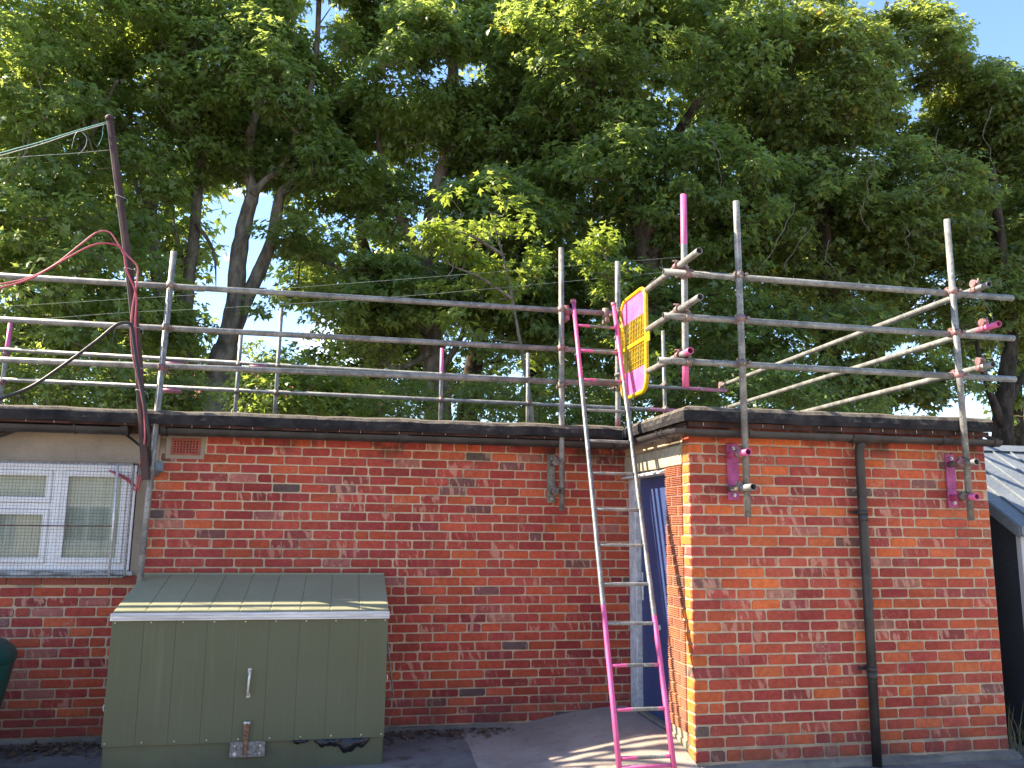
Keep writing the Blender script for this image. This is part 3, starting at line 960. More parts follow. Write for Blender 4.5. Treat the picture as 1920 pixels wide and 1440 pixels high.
# ------------------------------------------------------------------ scaffold
TR = .0241
cp_meshes = []
for paint in (0.0, .47):
    b = MB()
    # two clamped bands at right angles with flap bolts: local z = upright tube, local x = rail (rail lies at +y)
    b.tube([(0, 0, -.024), (0, 0, .024)], TR + .0065, 14, paint)
    b.tube([(-.024, .052, 0), (.024, .052, 0)], TR + .0065, 14, paint)
    b.box(-.02, .02, .012, .04, -.02, .02, .004, paint)
    b.box(.022, .046, -.012, .012, -.013, .013, .003, paint)
    b.tube([(.040, -.034, 0), (.040, .036, 0)], .0065, 6, paint)
    b.tube([(.040, -.044, 0), (.040, -.030, 0)], .012, 6, paint * .5)
    b.box(-.013, .013, .045, .065, .022, .046, .003, paint)
    b.tube([(0, .02, .040), (0, .084, .040)], .0065, 6, paint)
    b.tube([(0, .012, .040), (0, .024, .040)], .012, 6, paint * .5)
    me = b.mesh('coupler'); me.materials.append(M['coupler']); cp_meshes.append(me)
def coupler(parent, loc, rx=0, ry=0, rz=0, pink=False, name='coupler'):
    o = bpy.data.objects.new(name, cp_meshes[1 if pink else 0]); COL.objects.link(o)
    o.location = loc; o.rotation_euler = (rx, ry, rz)
    o.parent = parent; o.matrix_parent_inverse = world_of(parent).inverted()
    return o
def pipe(parent, name, a, b, paints=None, mat=None):
    mb = MB(); mb.pipe(a, b, paints=paints); return mb.build(name, mat or M['tube'], parent)
PINKTOP = lambda t: [(0, 0), (1 - t - .03, 0), (1 - t, 1), (1, 1)]
# -- guardrail along the long wall
scA = empty('scaffold_guardrail', (0, 6.93, 0), 'grey tube guardrail along the front roof edge of the long building', 'scaffold', 'roof edge guardrails')
RY = 6.955
railz = [3.520, 3.172, 2.845]
for i, z in enumerate(railz):
    pipe(scA, 'rail', (-4.6, RY, z), ((2.40, 2.40, 2.38)[i], RY, z + (.008, .006, .045)[i]))
S1t, S1b = at(326, 472, 6.902), at(262, 1090, 6.902)
d = (np.array(S1t) - np.array(S1b)); bot = np.array(S1b) - d * (S1b[2] - .02) / d[2]
pipe(scA, 'standard', tuple(bot), S1t)
for z, pk in zip(railz, (False, False, True)):
    f = (z - bot[2]) / (S1t[2] - bot[2]); q = bot + (np.array(S1t) - bot) * f
    coupler(scA, (q[0], q[1], z), pink=pk)
S2X = 1.806
pipe(scA, 'standard', (S2X + .006, 6.902, 1.775), (S2X - .004, 6.902, 4.085), [(0, 0), (.3, 0), (.45, .25), (.6, 0), (1, 0)])
for z, pk in zip(railz, (True, True, False)): coupler(scA, (S2X, 6.902, z + .005), pink=pk)
PX, PY = 2.352, 7.012
pipe(scA, 'standard', (PX, PY, 2.505), (PX + .01, PY, 4.035), [(0, .5), (.1, .35), (.2, 0), (.5, .25), (.8, 0), (1, 0)])
for z, pk in zip(railz, (False, True, False)): coupler(scA, (PX, PY, z + .02), rx=0, rz=math.pi, pink=pk)
# wall bracket under the second standard
def bracket(parent, x, y, z0, z1, wid, ends, xs, plate, pinks):
    """plate on the wall with two stub tubes towards the viewer, each clamped to the standard"""
    br = empty('wall_bracket', (x, y, (z0 + z1) / 2)); br.parent = parent; br.matrix_parent_inverse = world_of(parent).inverted()
    mb = MB(); mb.box(x - wid / 2, x + wid / 2, y - .016, y - .006, z0, z1, .002); mb.build('plate', plate, br)
    for z in (z0 + .035, z1 - .035):
        mb = MB(); mb.tube([(x, y - .032, z), (x, y - .0162, z)], .013, 6, smooth=False); mb.tube([(x, y - .045, z), (x, y - .032, z)], .0065, 8)
        mb.build('bolt', M['shine'], br)
    for (ye, z), pk in zip(ends, pinks):
        mb = MB(); mb.pipe((x + xs, y - .0165, z), (x + xs, ye, z), paints=[(0, pk), (.5, pk), (1, pk)]); mb.build('stub_tube', M['tube'], br)
    return br
br = bracket(scA, 1.768, YA, 1.845, 2.262, .072, ((6.86, 2.183), (6.845, 1.935)), .012, M['plate_grey'], (0, .1))
for z in (2.183, 1.935): coupler(scA, (S2X, 6.902, z), rz=math.pi * .5, ry=0)
# -- guardrail round the block
scB = empty('scaffold_guardrail', (3.7, 5.5, 0), 'grey tube guardrail with pink wall brackets round the projecting brick block', 'scaffold', 'roof edge guardrails')
RBY = 5.552
for i, (z, xa, xb) in enumerate(zip((3.488, 3.158, 2.828), (2.222, 2.214, 2.168), (5.165, 5.142, 5.122))):
    pipe(scB, 'rail', (xa, RBY, z), (xb, RBY, z - .004), [(0, .35), (.05, .3), (.1, 0), (1, 0)] if i else None)
for k, (X, zb, zt) in enumerate(((2.792, 1.724, 4.06), (4.585, 1.724, 4.072))):
    pipe(scB, 'standard', (X, 5.499, zb), (X - .006, 5.499, zt), [(0, 0), (.72, 0), (.84, .4), (.94, .3), (1, 0)] if k == 0 else None)
    for z, pk in zip((3.488, 3.158, 2.828), ((False, True, False), (True, True, True))[k]): coupler(scB, (X, 5.499, z), pink=pk)
pipe(scB, 'standard', (2.395, 5.603, 2.648), (2.412, 5.603, 4.12), [(0, 1), (.13, 1), (.17, .2), (.3, .35), (.4, 0), (.72, 0), (.745, 1), (1, 1)])
for z, pk in zip((3.488, 3.158, 2.828), (True, False, False)): coupler(scB, (2.402, 5.603, z), rz=math.pi, pink=pk)
# cross tubes pointing at the viewer on the left, long side rails on the right
for z, y0, pk in ((3.553, 5.225, 0), (3.222, 5.228, 0), (2.880, 5.415, .9)):
    pipe(scB, 'cross_tube', (2.358, y0, z), (2.358, 6.262, z + .004), [(0, pk), (.06, pk), (.12, 0), (1, 0)])
    coupler(scB, (2.400, 5.603, z), rz=math.pi / 2, pink=True)
for z, y0, x0, x1, y1, pk in ((3.483, 5.40, 4.83, 4.86, 10.235, .1), (3.17, 5.395, 4.88, 4.87, 10.235, .9), (2.855, 5.42, 4.82, 4.86, 10.235, 0)):
    pipe(scB, 'side_rail', (x0, y0, z + .05), (x1, y1, z + .03), [(0, pk), (.03, pk), (.05, .3 if pk > .5 else 0), (.14, .3 if pk > .5 else 0), (.2, 0), (1, 0)])
    coupler(scB, (x0, RBY, z + .045), rx=math.pi / 2, pink=True)
b1 = bracket(scB, 2.780, YB, 1.848, 2.258, .088, ((5.37, 2.172), (5.318, 1.928)), -.03, M['plate_pink'], (.9, .15))
b2 = bracket(scB, 4.590, YB, 1.822, 2.232, .080, ((5.385, 2.152), (5.41, 1.898)), -.012, M['plate_pink'], (.35, .9))
for X, zs_ in ((2.792, (2.172, 1.928)), (4.585, (2.152, 1.898))):
    for z, pk in zip(zs_, (True, False)): coupler(scB, (X, 5.499, z), rz=math.pi * .5, pink=pk)
# -- guardrail along the back edge
scC = empty('scaffold_guardrail', (0, 10.2, 2.47), 'grey tube guardrail along the back edge of the roof below the trees', 'scaffold', 'roof edge guardrails')
for z0, z1, xe in ((3.535, 3.445, 4.93), (3.185, 3.15, 4.35), (2.85, 2.83, 4.4)):
    pipe(scC, 'rail', (-5.6, 10.19, z0 + .02), (xe, 10.19, z1), [(0, 0), (.93, 0), (.95, .5), (1, .5)])
for px, ptop, pk in ((20, 604, 1), (452, 628, 0), (528, 578, 0), (829, 653, 1), (990, 662, 0), (1243, 620, 0)):
    q = at(px, ptop, 10.24)
    pipe(scC, 'standard', (q[0] - .012 * (829 - px) / 400, 10.24, 2.475), q, PINKTOP(.24) if pk else None)
    for z in (3.49, 3.168): coupler(scC, (q[0], 10.24, z), rz=math.pi, pink=bool(pk))
for px, py in ((326, 682), (322, 732), (485, 688)):
    q = at(px, py, 10.19); mb = MB()
    mb.tube([(q[0] - .11, 10.19, q[2]), (q[0] + .11, 10.19, q[2] - .003)], .031, 12, .95); mb.build('sleeve_coupler', M['coupler'], scC)
coupler(scC, (4.86, 10.2, 3.48), rx=math.pi / 2, pink=True)

# ------------------------------------------------------------------ ladder
lad = empty('ladder', (1.97, 5.35, 0), 'steel ladder with pink painted ends leaning against the scaffold beside the door', 'ladder')
LB0 = np.array([1.790, 5.335, 0.012]); LT0 = np.array([1.915, 6.905, 3.60]); LB1 = LB0 + [.367, 0, 0]; LT1 = LT0 + [.371, 0, -.005]
def lerp(a, b, t): return tuple(a + (b - a) * t)
for a, b, tb in ((LB0, LT0, .30), (LB1, LT1, .28)):
    mb = MB(); st = [(0, 1), (tb * .5, 1), (tb, .75), (tb + .012, 0), (.78, 0), (.80, .7), (.84, 1), (1, 1)]
    mb.pipe(tuple(a), tuple(b), .0185, .003, 12, st); mb.build('stile', M['ladder'], lad)
    mb = MB(); e = b; mb.tube([(e[0], e[1] - .0, e[2] - .015), (e[0], e[1], e[2] + .02)], .024, 10, 1.0); mb.build('end_cap', M['coupler'], lad)
npx = [609, 656, 712, 768, 826, 887, 954, 1022, 1095, 1170, 1249, 1332, 1421]
for k, py in enumerate(npx):
    # find the height on the ladder whose line of sight is py
    best = min(np.linspace(0.02, .99, 400), key=lambda t: abs((720 - FPX * (np.dot(np.array(lerp(LB0, LT0, t)) - [0, 0, CAM_H], UP)) / np.dot(np.array(lerp(LB0, LT0, t)) - [0, 0, CAM_H], FWD)) - py))
    pk = 1.0 if k in (0, 1, 2) or k >= 10 else 0.0
    mid = .2 if pk else 0
    a, b = Vector(lerp(LB0, LT0, best)), Vector(lerp(LB1, LT1, best))
    mb = MB(); mb.tube([a, a.lerp(b, .25), a.lerp(b, .4), a.lerp(b, .75), a.lerp(b, .88), b], .0125, 10, [pk, pk, mid, mid, pk * .6, pk * .6]); mb.build('rung', M['tube'], lad)
q = lerp(LB0, LT0, .035); q2 = lerp(LB1, LT1, .035)
mb = MB(); mb.tube([q, q2], .0125, 10, 1.0); mb.build('rung', M['tube'], lad)
for x, pk in ((LT0[0] - .055, .95), (LT1[0] - .06, .2)):
    mb = MB(); mb.tube([(x, RY - .002, 3.475), (x, RY - .002, 3.57)], .030, 10, pk); mb.box(x - .02, x + .02, RY - .06, RY + .05, 3.43, 3.475, .006, pk)
    mb.tube([(x + .02, 6.90, 3.50), (x + .06, 6.905, 3.50)], .011, 8, pk)
    mb.build('clamp', M['coupler'], lad)

# ------------------------------------------------------------------ safety gate
gate = empty('safety_gate', (2.372, 6.6, 2.75), 'yellow mesh ladder gate with pink end panels hanging open beside the ladder', 'gate')
GXp = 2.355; gy0, gy1, gz0, gz1 = 6.285, 6.885, 2.735, 3.600
def rrect(y0, y1, z0, z1, r, n=5):
    out = []
    for cy_, cz, a0 in ((y1 - r, z1 - r, 0), (y0 + r, z1 - r, 90), (y0 + r, z0 + r, 180), (y1 - r, z0 + r, 270)):
        for k in range(n + 1):
            w = math.radians(a0 + 90 * k / n); out.append((cy_ + r * math.cos(w), cz + r * math.sin(w)))
    return out
loop = rrect(gy0, gy1, gz0, gz1, .11)
mb = MB(); P = [(GXp, y, z) for y, z in loop] + [(GXp, loop[0][0], loop[0][1])]
mb.tube(P, .0185, 10); mb.build('frame', M['yellow'], gate)
for za, zb in ((gz0, gz0 + .215), (gz1 - .215, gz1)):
    inner = rrect(gy0 + .005, gy1 - .005, gz0 + .005, gz1 - .005, .105)
    poly = [(y, min(max(z, za), zb)) for y, z in inner if za - .001 <= z <= zb + .001]
    ys = [gy0 + .005, gy1 - .005]
    edge = za if za > gz0 else zb
    if za > gz0: poly = poly + [(ys[0], za), (ys[1], za)] if False else poly
    # order round the centroid
    pts = poly + [(ys[0], edge), (ys[1], edge)]
    cyy = sum(p[0] for p in pts) / len(pts); czz = sum(p[1] for p in pts) / len(pts)
    pts = sorted(set(pts), key=lambda p: math.atan2(p[1] - czz, p[0] - cyy))
    mb = MB(); mb.extrude([(GXp - .0045, 0)] * 0 + [(p[0], p[1]) for p in pts], GXp - .0025, GXp + .0025, 'x'); mb.build('panel', M['pinkpanel'], gate)
mb = MB(); mb.box(GXp - .012, GXp + .012, gy0 - .035, gy1, 3.150, 3.182, .003); mb.build('middle_bar', M['yellow'], gate)
mb = MB(); mb.box(GXp - .006, GXp + .006, gy0 - .075, gy0 - .014, 3.125, 3.205, .003); mb.build('latch', M['yellow'], gate)
mb = MB()
y = gy0 + .042
while y < gy1 - .02:
    wire(mb, (GXp, y, gz0 + .20), (GXp, y, gz1 - .20), .003); y += .0405
z = gz0 + .23
while z < gz1 - .21:
    wire(mb, (GXp - .0044, gy0, z), (GXp - .0044, gy1, z), .003); z += .041
o = mb.build('wire_mesh', M['yellow'], gate); o['kind'] = 'stuff'
mb = MB(); mb.box(GXp - .016, GXp + .004, gy1 - .02, gy1 + .03, gz0 + .19, gz1 - .25, .003); mb.build('hinge_bar', M['yellow'], gate)
for z in (3.32, 2.98):
    mb = MB(); mb.tube([(GXp, gy1 + .01, z), (GXp - .02, gy1 + .06, z), (PX - .03, PY - .04, z)], .009, 8); mb.tube([(PX, PY, z - .014), (PX, PY, z + .014)], .0285, 12)
    mb.build('hinge', M['steel'], gate)

# ------------------------------------------------------------------ cable pole and cables
pole = empty('cable_pole', at(283, 872, 6.83), 'thin dark brown pole leaning left above the barred window', 'pole')
pts = [at(274, 900, 6.83), at(268, 812, 6.81), at(258, 650, 6.80), at(239, 480, 6.78), at(222, 350, 6.78), at(206, 226, 6.78)]
mb = MB(); mb.tube(pts, [.031, .031, .031, .030, .029, .028], 8, smooth=False); mb.build('shaft', M['pole'], pole)
mb = MB(); q = Vector(pts[-1]); mb.tube([q, q + Vector((-.004, 0, .03)), q + Vector((-.005, 0, .045))], [.033, .034, .018], 10); mb.build('cap', M['pole'], pole)
for py in (370, 505, 614, 690, 733):
    t = np.interp(py, [226, 350, 480, 650, 812], [206, 222, 239, 258, 268]); q = Vector(at(t, py, 6.785))
    mb = MB(); mb.tube([q + Vector((.037 * math.cos(w), .037 * math.sin(w), .006 * math.sin(2 * w))) for w in np.linspace(0, 2 * math.pi, 14)], .0028, 5)
    mb.tube([q + Vector((.036, -.01, 0)), q + Vector((.06, -.02, -.02)), q + Vector((.065, -.02, -.055))], .0018, 4)
    mb.build('tie', M['wire'], pole)
q = at(272, 885, 6.85)
mb = MB(); mb.box(q[0] - .05, q[0] + .05, 6.845, YA - .006, q[2] - .02, q[2] + .02, .004); mb.build('wall_fixing', M['steel'], pole)
def smooth_path(pts, n=8):
    P = [Vector(q) for q in pts]; out = []
    for i in range(len(P) - 1):
        p0, p1, p2, p3 = P[max(i - 1, 0)], P[i], P[i + 1], P[min(i + 2, len(P) - 1)]
        for k in range(n):
            t = k / n
            out.append(.5 * ((2 * p1) + (-p0 + p2) * t + (2 * p0 - 5 * p1 + 4 * p2 - p3) * t * t + (-p0 + 3 * p1 - 3 * p2 + p3) * t ** 3))
    out.append(P[-1]); return out
def cable(name, px, r, mat, label, group=None, n=8, sides=7, cat='cable'):
    P = smooth_path([at(*q) for q in px], n); mb = MB(); mb.tube(P, r, sides)
    o = mb.build(name, mat); return tag(o, label, cat, group)
cable('pink_cable', [(-160, 566, 6.3), (-60, 548, 6.5), (0, 533, 6.6), (50, 522, 6.62), (100, 498, 6.64), (150, 459, 6.66), (183, 435, 6.68), (206, 436, 6.70), (222, 458, 6.72), (238, 478, 6.72), (256, 497, 6.72), (258, 515, 6.72), (254, 545, 6.72), (248, 580, 6.73), (245, 620, 6.73), (248, 660, 6.73), (256, 700, 6.73), (265, 740, 6.74), (271, 785, 6.76), (271, 825, 6.78), (264, 862, 6.86), (260, 890, 6.95), (255, 915, 6.985), (252, 919, 7.0), (248, 912, 7.05), (240, 902, 7.08), (205, 882, 7.085)],
      .0068, M['pink_cable'], 'pale pink cable arching highest to the left of the brown pole', 'pink cables on the pole')
cable('pink_cable', [(-160, 572, 6.25), (-60, 556, 6.45), (0, 540, 6.55), (60, 521, 6.58), (120, 487, 6.6), (170, 461, 6.64), (200, 456, 6.66), (222, 462, 6.70), (232, 476, 6.70), (236, 500, 6.70), (244, 522, 6.70), (252, 540, 6.70), (256, 562, 6.71), (254, 600, 6.71), (255, 640, 6.71), (261, 690, 6.72), (268, 732, 6.73), (275, 775, 6.75), (278, 815, 6.77), (276, 850, 6.84), (266, 890, 6.95), (260, 915, 6.98), (257, 917, 7.0), (250, 908, 7.05), (235, 895, 7.08), (212, 884, 7.085)],
      .0068, M['red_cable'], 'crimson cable arching lower to the left of the brown pole', 'pink cables on the pole')
cable('black_cable', [(-140, 800, 6.6), (0, 748, 6.65), (60, 724, 6.66), (120, 684, 6.66), (180, 640, 6.67), (214, 612, 6.69), (232, 605, 6.70), (246, 610, 6.70), (251, 640, 6.70), (257, 680, 6.71), (266, 730, 6.72), (274, 775, 6.74), (280, 825, 6.78), (281, 880, 6.90), (278, 950, 7.03), (262, 1060, 7.05)],
      .0125, M['black_cable'], 'thick black cable sagging left from the brown pole towards the roof', n=8, sides=8)
cable('wall_cable', [(-60, 832, 7.04), (0, 818, 7.06), (30, 808, 7.07), (60, 805, 7.08), (120, 808, 7.09), (180, 812, 7.09), (225, 811, 7.09), (245, 822, 7.06), (262, 835, 6.95), (280, 840, 6.9)],
      .0105, M['black_cable'], 'black cable clipped along the wall under the left gutter', n=6)
cable('wall_cable', [(-60, 822, 7.06), (0, 812, 7.075), (40, 803, 7.085), (110, 802, 7.09), (170, 806, 7.095), (215, 809, 7.095), (238, 817, 7.07), (258, 832, 6.97), (279, 846, 6.9)],
      .007, M['black_cable'], 'thinner black cable running just above the clipped cable under the left gutter', n=6)
cable('overhead_wire', [(-600, 440, 7.6), (-300, 372, 7.2), (0, 287, 6.9), (70, 268, 6.85), (140, 246, 6.8), (203, 228, 6.79)], .0042, M['green_wire'], 'green overhead wire tied to the top of the brown pole', 'wires to the pole top', n=4, sides=5, cat='wire')
cable('overhead_wire', [(-600, 446, 7.62), (-300, 378, 7.22), (0, 292, 6.92), (75, 271, 6.87), (140, 249, 6.82), (207, 230, 6.79)], .0035, M['wire'], 'pale overhead wire just below the green wire at the pole top', 'wires to the pole top', n=4, sides=5, cat='wire')
cable('overhead_wire', [(-600, 344, 8.5), (0, 297, 6.95), (130, 288, 6.85), (217, 280, 6.79)], .0018, M['wire'], 'hair thin wire running level to the brown pole below its top', 'wires to the pole top', n=4, sides=4, cat='wire')
cable('loose_wire', [(135, 275, 6.82), (140, 255, 6.81), (148, 245, 6.80), (158, 252, 6.80), (163, 262, 6.80), (158, 278, 6.80), (146, 290, 6.80)], .0022, M['wire'], 'loose curl of pale wire hanging near the pole top', n=5, sides=4, cat='wire')
cable('loose_wire', [(196, 230, 6.79), (193, 240, 6.78), (192, 255, 6.78), (185, 272, 6.78)], .0028, M['green_wire'], 'short green wire tail hanging from the pole top', n=5, sides=4, cat='wire')
cable('overhead_wire', [(-300, 590, 12), (0, 575, 12), (240, 560, 12), (420, 549, 12), (800, 520, 12.2), (1300, 480, 12.5)], .0017, M['wire'], 'thin wire rising right across the trees under the top rail', 'wires in front of the trees', n=3, sides=4, cat='wire')
cable('overhead_wire', [(-300, 630, 12), (90, 597, 12), (250, 585, 12), (420, 577, 12), (800, 552, 12.2), (1300, 505, 12.5)], .0017, M['wire'], 'lower thin wire rising right across the trees above the middle rail', 'wires in front of the trees', n=3, sides=4, cat='wire')

# ------------------------------------------------------------------ steel storage box
BX0, BX1, BYF, BYB = -1.485, .352, 6.205, 7.055
ZF, ZB, ZBASE = 1.012, 1.240, .186
sbox = empty('storage_box', ((BX0 + BX1) / 2, BYF, 0), 'olive green steel storage box with a sloping lid against the brick wall', 'storage box')
mb = MB()
mb.box(BX0 + .012, BX1 - .012, BYF + .022, BYF + .05, 0, ZBASE + .02)
mb.build('base_panel', M['box'], sbox)
mb = MB()
for x0, x1 in ((BX0 + .004, BX0 + .03), (BX1 - .03, BX1 - .004)):
    mb.add([(x0, BYF + .03, 0), (x1, BYF + .03, 0), (x1, BYB, 0), (x0, BYB, 0), (x0, BYF + .03, ZF - .02), (x1, BYF + .03, ZF - .02), (x1, BYB, ZB - .025), (x0, BYB, ZB - .025)],
           [(0, 1, 2, 3), (4, 7, 6, 5), (0, 4, 5, 1), (3, 2, 6, 7), (0, 3, 7, 4), (1, 5, 6, 2)])
mb.box(BX0 + .03, BX1 - .03, BYB - .02, BYB - .004, 0, ZB - .03)
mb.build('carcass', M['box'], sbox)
NP = 9
pw = (BX1 - BX0) / NP
for i in range(NP):
    a, b = BX0 + i * pw, BX0 + (i + 1) * pw
    mb = MB()
    # sheet with a pressed step and a shallow stiffening rib
    prof = [(a + .0003, BYF + .016), (a + .0003, BYF + .0012), (a + .009, BYF - .001), (a + pw * .66, BYF - .0005), (a + pw * .69, BYF - .0025), (a + pw * .76, BYF - .0025), (a + pw * .79, BYF - .0005), (b - .0004, BYF - .0008), (b - .0004, BYF + .016)]
    mb.extrude(prof, ZBASE - .002, ZF - .004, 'z')
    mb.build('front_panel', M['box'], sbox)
lid = empty('lid', (BX0, BYB, ZB)); lid.parent = sbox; lid.matrix_parent_inverse = world_of(sbox).inverted()
sl = (ZB - (ZF + .018)) / (BYB - (BYF - .012))
def lidz(y): return ZF + .018 + (y - (BYF - .012)) * sl
for i in range(NP):
    a, b = BX0 - .004 + i * (pw + .0009), BX0 - .004 + (i + 1) * (pw + .0009)
    y0, y1 = BYF - .012, BYB
    mb = MB(); prof = [(a + .0005, 0), (a + .006, .0045), (b - .012, .0045), (b - .001, .0015), (b - .001, -.012), (a + .0005, -.012)]
    vs = [(x, y, lidz(y) + h) for y in (y0, y1) for x, h in prof]; n = len(prof)
    fs = [(k, (k + 1) % n, n + (k + 1) % n, n + k) for k in range(n)] + [tuple(range(n)), tuple(range(n, 2 * n))]
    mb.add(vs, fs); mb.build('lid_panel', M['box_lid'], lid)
mb = MB()
mb.extrude([(BYF - .010, ZF + .022), (BYF - .024, ZF + .021), (BYF - .027, ZF + .008), (BYF - .022, ZF + .005), (BYF - .022, ZF - .012), (BYF - .028, ZF - .016), (BYF - .026, ZF - .026), (BYF - .008, ZF - .026)], BX0 - .008, BX1 + .008, 'x')
mb.build('trim', M['alu'], lid)
mb = MB(); mb.box(BX0 - .002, BX1 + .002, BYB - .012, BYB + .004, ZB - .002, ZB + .012, .003); mb.build('hinge_strip', M['box_lid'], lid)
rv = MB(); rv.tube([(0, -.0035, 0), (0, 0, 0)], [.0045, .006], 8); rvm = rv.mesh('rivet'); rvm.materials.append(M['shine'])
def rivet(x, z, y=BYF - .0015):
    o = bpy.data.objects.new('rivet', rvm); COL.objects.link(o); o.location = (x, y, z); o.parent = sbox; o.matrix_parent_inverse = world_of(sbox).inverted()
for i in range(NP + 1):
    x = BX0 + i * pw + (.02 if i == 0 else -.02 if i == NP else .045)
    rivet(x, ZF - .04); rivet(x, ZBASE + .018)
hx = at(468, 1283, BYF)[0]
mb = MB(); mb.tube([(hx, BYF - .002, .645), (hx, BYF - .012, .640), (hx - .002, BYF - .028, .615), (hx - .004, BYF - .030, .565), (hx - .006, BYF - .028, .515), (hx - .006, BYF - .012, .490), (hx - .006, BYF - .002, .485)], .0085, 8)
for z in (.645, .485): mb.box(hx - .016, hx + .008, BYF - .006, BYF - .0015, z - .016, z + .016, .002)
mb.build('handle', M['shine'], sbox)
h0, h1 = at(432, 1388, BYF), at(496, 1418, BYF)
mb = MB(); mb.box(h0[0], h1[0], BYF - .012, BYF + .021, h1[2], h0[2] - .012, .003); hp = mb.build('hasp_plate', M['steel'], sbox)
for u in (.14, .86):
    for v in (.25, .75):
        mb = MB(); x = h0[0] + (h1[0] - h0[0]) * u; z = h1[2] + (h0[2] - .012 - h1[2]) * v
        mb.tube([(x, BYF - .020, z), (x, BYF - .0122, z)], [.006, .010] if u > .5 or v > .5 else [.012, .014], 10); mb.build('bolt', M['shine'], hp)
hx = at(461, 1385, BYF)[0]
mb = MB(); mb.add([(hx - .012, BYF - .014, h1[2] + .012), (hx + .010, BYF - .014, h1[2] + .012), (hx + .020, BYF - .016, ZBASE + .115), (hx - .016, BYF - .016, ZBASE + .115),
                   (hx - .012, BYF - .024, h1[2] + .012), (hx + .010, BYF - .024, h1[2] + .012), (hx + .020, BYF - .024, ZBASE + .115), (hx - .016, BYF - .024, ZBASE + .115)],
                  [(0, 1, 2, 3), (4, 7, 6, 5), (0, 4, 5, 1), (1, 5, 6, 2), (2, 6, 7, 3), (3, 7, 4, 0)])
hs = mb.build('hasp', M['rust'], sbox)
mb = MB(); mb.tube([(hx - .020, BYF - .012, ZBASE + .122), (hx + .024, BYF - .012, ZBASE + .122)], .010, 8); mb.build('hinge', M['shine'], hs)
# gas struts / stays poking out at the sides
mb = MB(); mb.tube([(BX1 + .012, 6.50, .83), (BX1 + .075, 6.50, .40), (BX1 + .07, 6.50, .385), (BX1 + .02, 6.49, .378)], .0065, 7); mb.build('stay', M['steel'], sbox)
mb = MB(); mb.tube([(BX1 + .001, 6.50, .55), (BX1 + .025, 6.50, .545), (BX1 + .025, 6.50, .505), (BX1 + .001, 6.50, .50)], .006, 6); mb.build('staple', M['shine'], sbox)
mb = MB(); mb.tube([(BX0 - .004, 6.42, .54), (BX0 - .034, 6.42, .445), (BX0 - .05, 6.42, .41)], .0075, 7); mb.build('stay', M['steel'], sbox)
mb = MB(); c = (BX0 - .032, 6.42, .385); mb.tube([(c[0] + .026 * math.cos(w), 6.42, c[2] + .03 * math.sin(w)) for w in np.linspace(0, 2 * math.pi, 13)], .006, 6); mb.build('staple', M['shine'], sbox)
# black bag trapped under the front edge
bag = empty('plastic_bag', (.0, BYF, .12), 'crumpled black plastic bag trapped under the front of the green box', 'bag')
for x0, x1, dep in ((-.285, -.15, .035), (-.135, .075, .062), (-.03, .262, .095)):
    nu, nv = 18, 7; vs, fs = [], []
    rg = random.Random(int(x0 * 100))
    ph = [rg.uniform(0, 6) for _ in range(4)]
    for j in range(nv):
        for i in range(nu):
            u, v = i / (nu - 1), j / (nv - 1)
            e = math.sin(math.pi * u) ** .6
            y = BYF + .012 - .012 * math.sin(u * 31 + v * 14 + ph[3]) * math.sin(math.pi * v) * e - .022 * math.sin(math.pi * v) * e + .006 * math.sin(u * 23 + ph[0]) * math.sin(math.pi * v) - .004 * math.sin(u * 11 + v * 9 + ph[1]) * e
            z = ZBASE + .004 - dep * v * e * (1 + .16 * math.sin(u * 13 + ph[2]) + .10 * math.sin(u * 29 + ph[3]))
            vs.append((x0 + (x1 - x0) * u, y, z))
    for j in range(nv - 1):
        for i in range(nu - 1): fs.append((j * nu + i, j * nu + i + 1, (j + 1) * nu + i + 1, (j + 1) * nu + i))
    mb = MB(); mb.add(vs, fs, 0, True); mb.build('bag_fold', M['bag'], bag)

# ------------------------------------------------------------------ water butt at the left edge
wb = empty('water_butt', (-2.60, 6.55, 0), 'dark green plastic water butt at the left edge in front of the wall', 'water butt')
def lathe(mb, cx, cyy, prof, n=36, smooth=True):
    vs = [(cx + r * math.cos(2 * math.pi * k / n), cyy + r * math.sin(2 * math.pi * k / n), z) for r, z in prof for k in range(n)]
    fs = [(j * n + k, j * n + (k + 1) % n, (j + 1) * n + (k + 1) % n, (j + 1) * n + k) for j in range(len(prof) - 1) for k in range(n)]
    mb.add(vs, fs, 0, smooth)
WX, WY = -2.605, 6.50; R0 = at(21, 1245, WY)[0] - WX
mb = MB(); lathe(mb, WX, WY, [(0, .0), (R0 * .70, .0), (R0 * .76, .12), (R0 * .86, .35), (R0 * .95, .55), (R0 * .99, .66), (R0, .682)]); mb.build('barrel', M['butt'], wb)
mb = MB(); lathe(mb, WX, WY, [(R0 * 1.0, .684), (R0 * 1.02, .69), (R0 * 1.02, .735), (R0 * .97, .775), (R0 * .86, .815), (R0 * .6, .835), (0, .84)]); mb.build('lid', M['butt'], wb)
mb = MB(); mb.tube([(WX, WY - R0 * .78, .14), (WX, WY - R0 * .78 - .07, .13)], .018, 10); mb.build('tap', M['gutter'], wb)

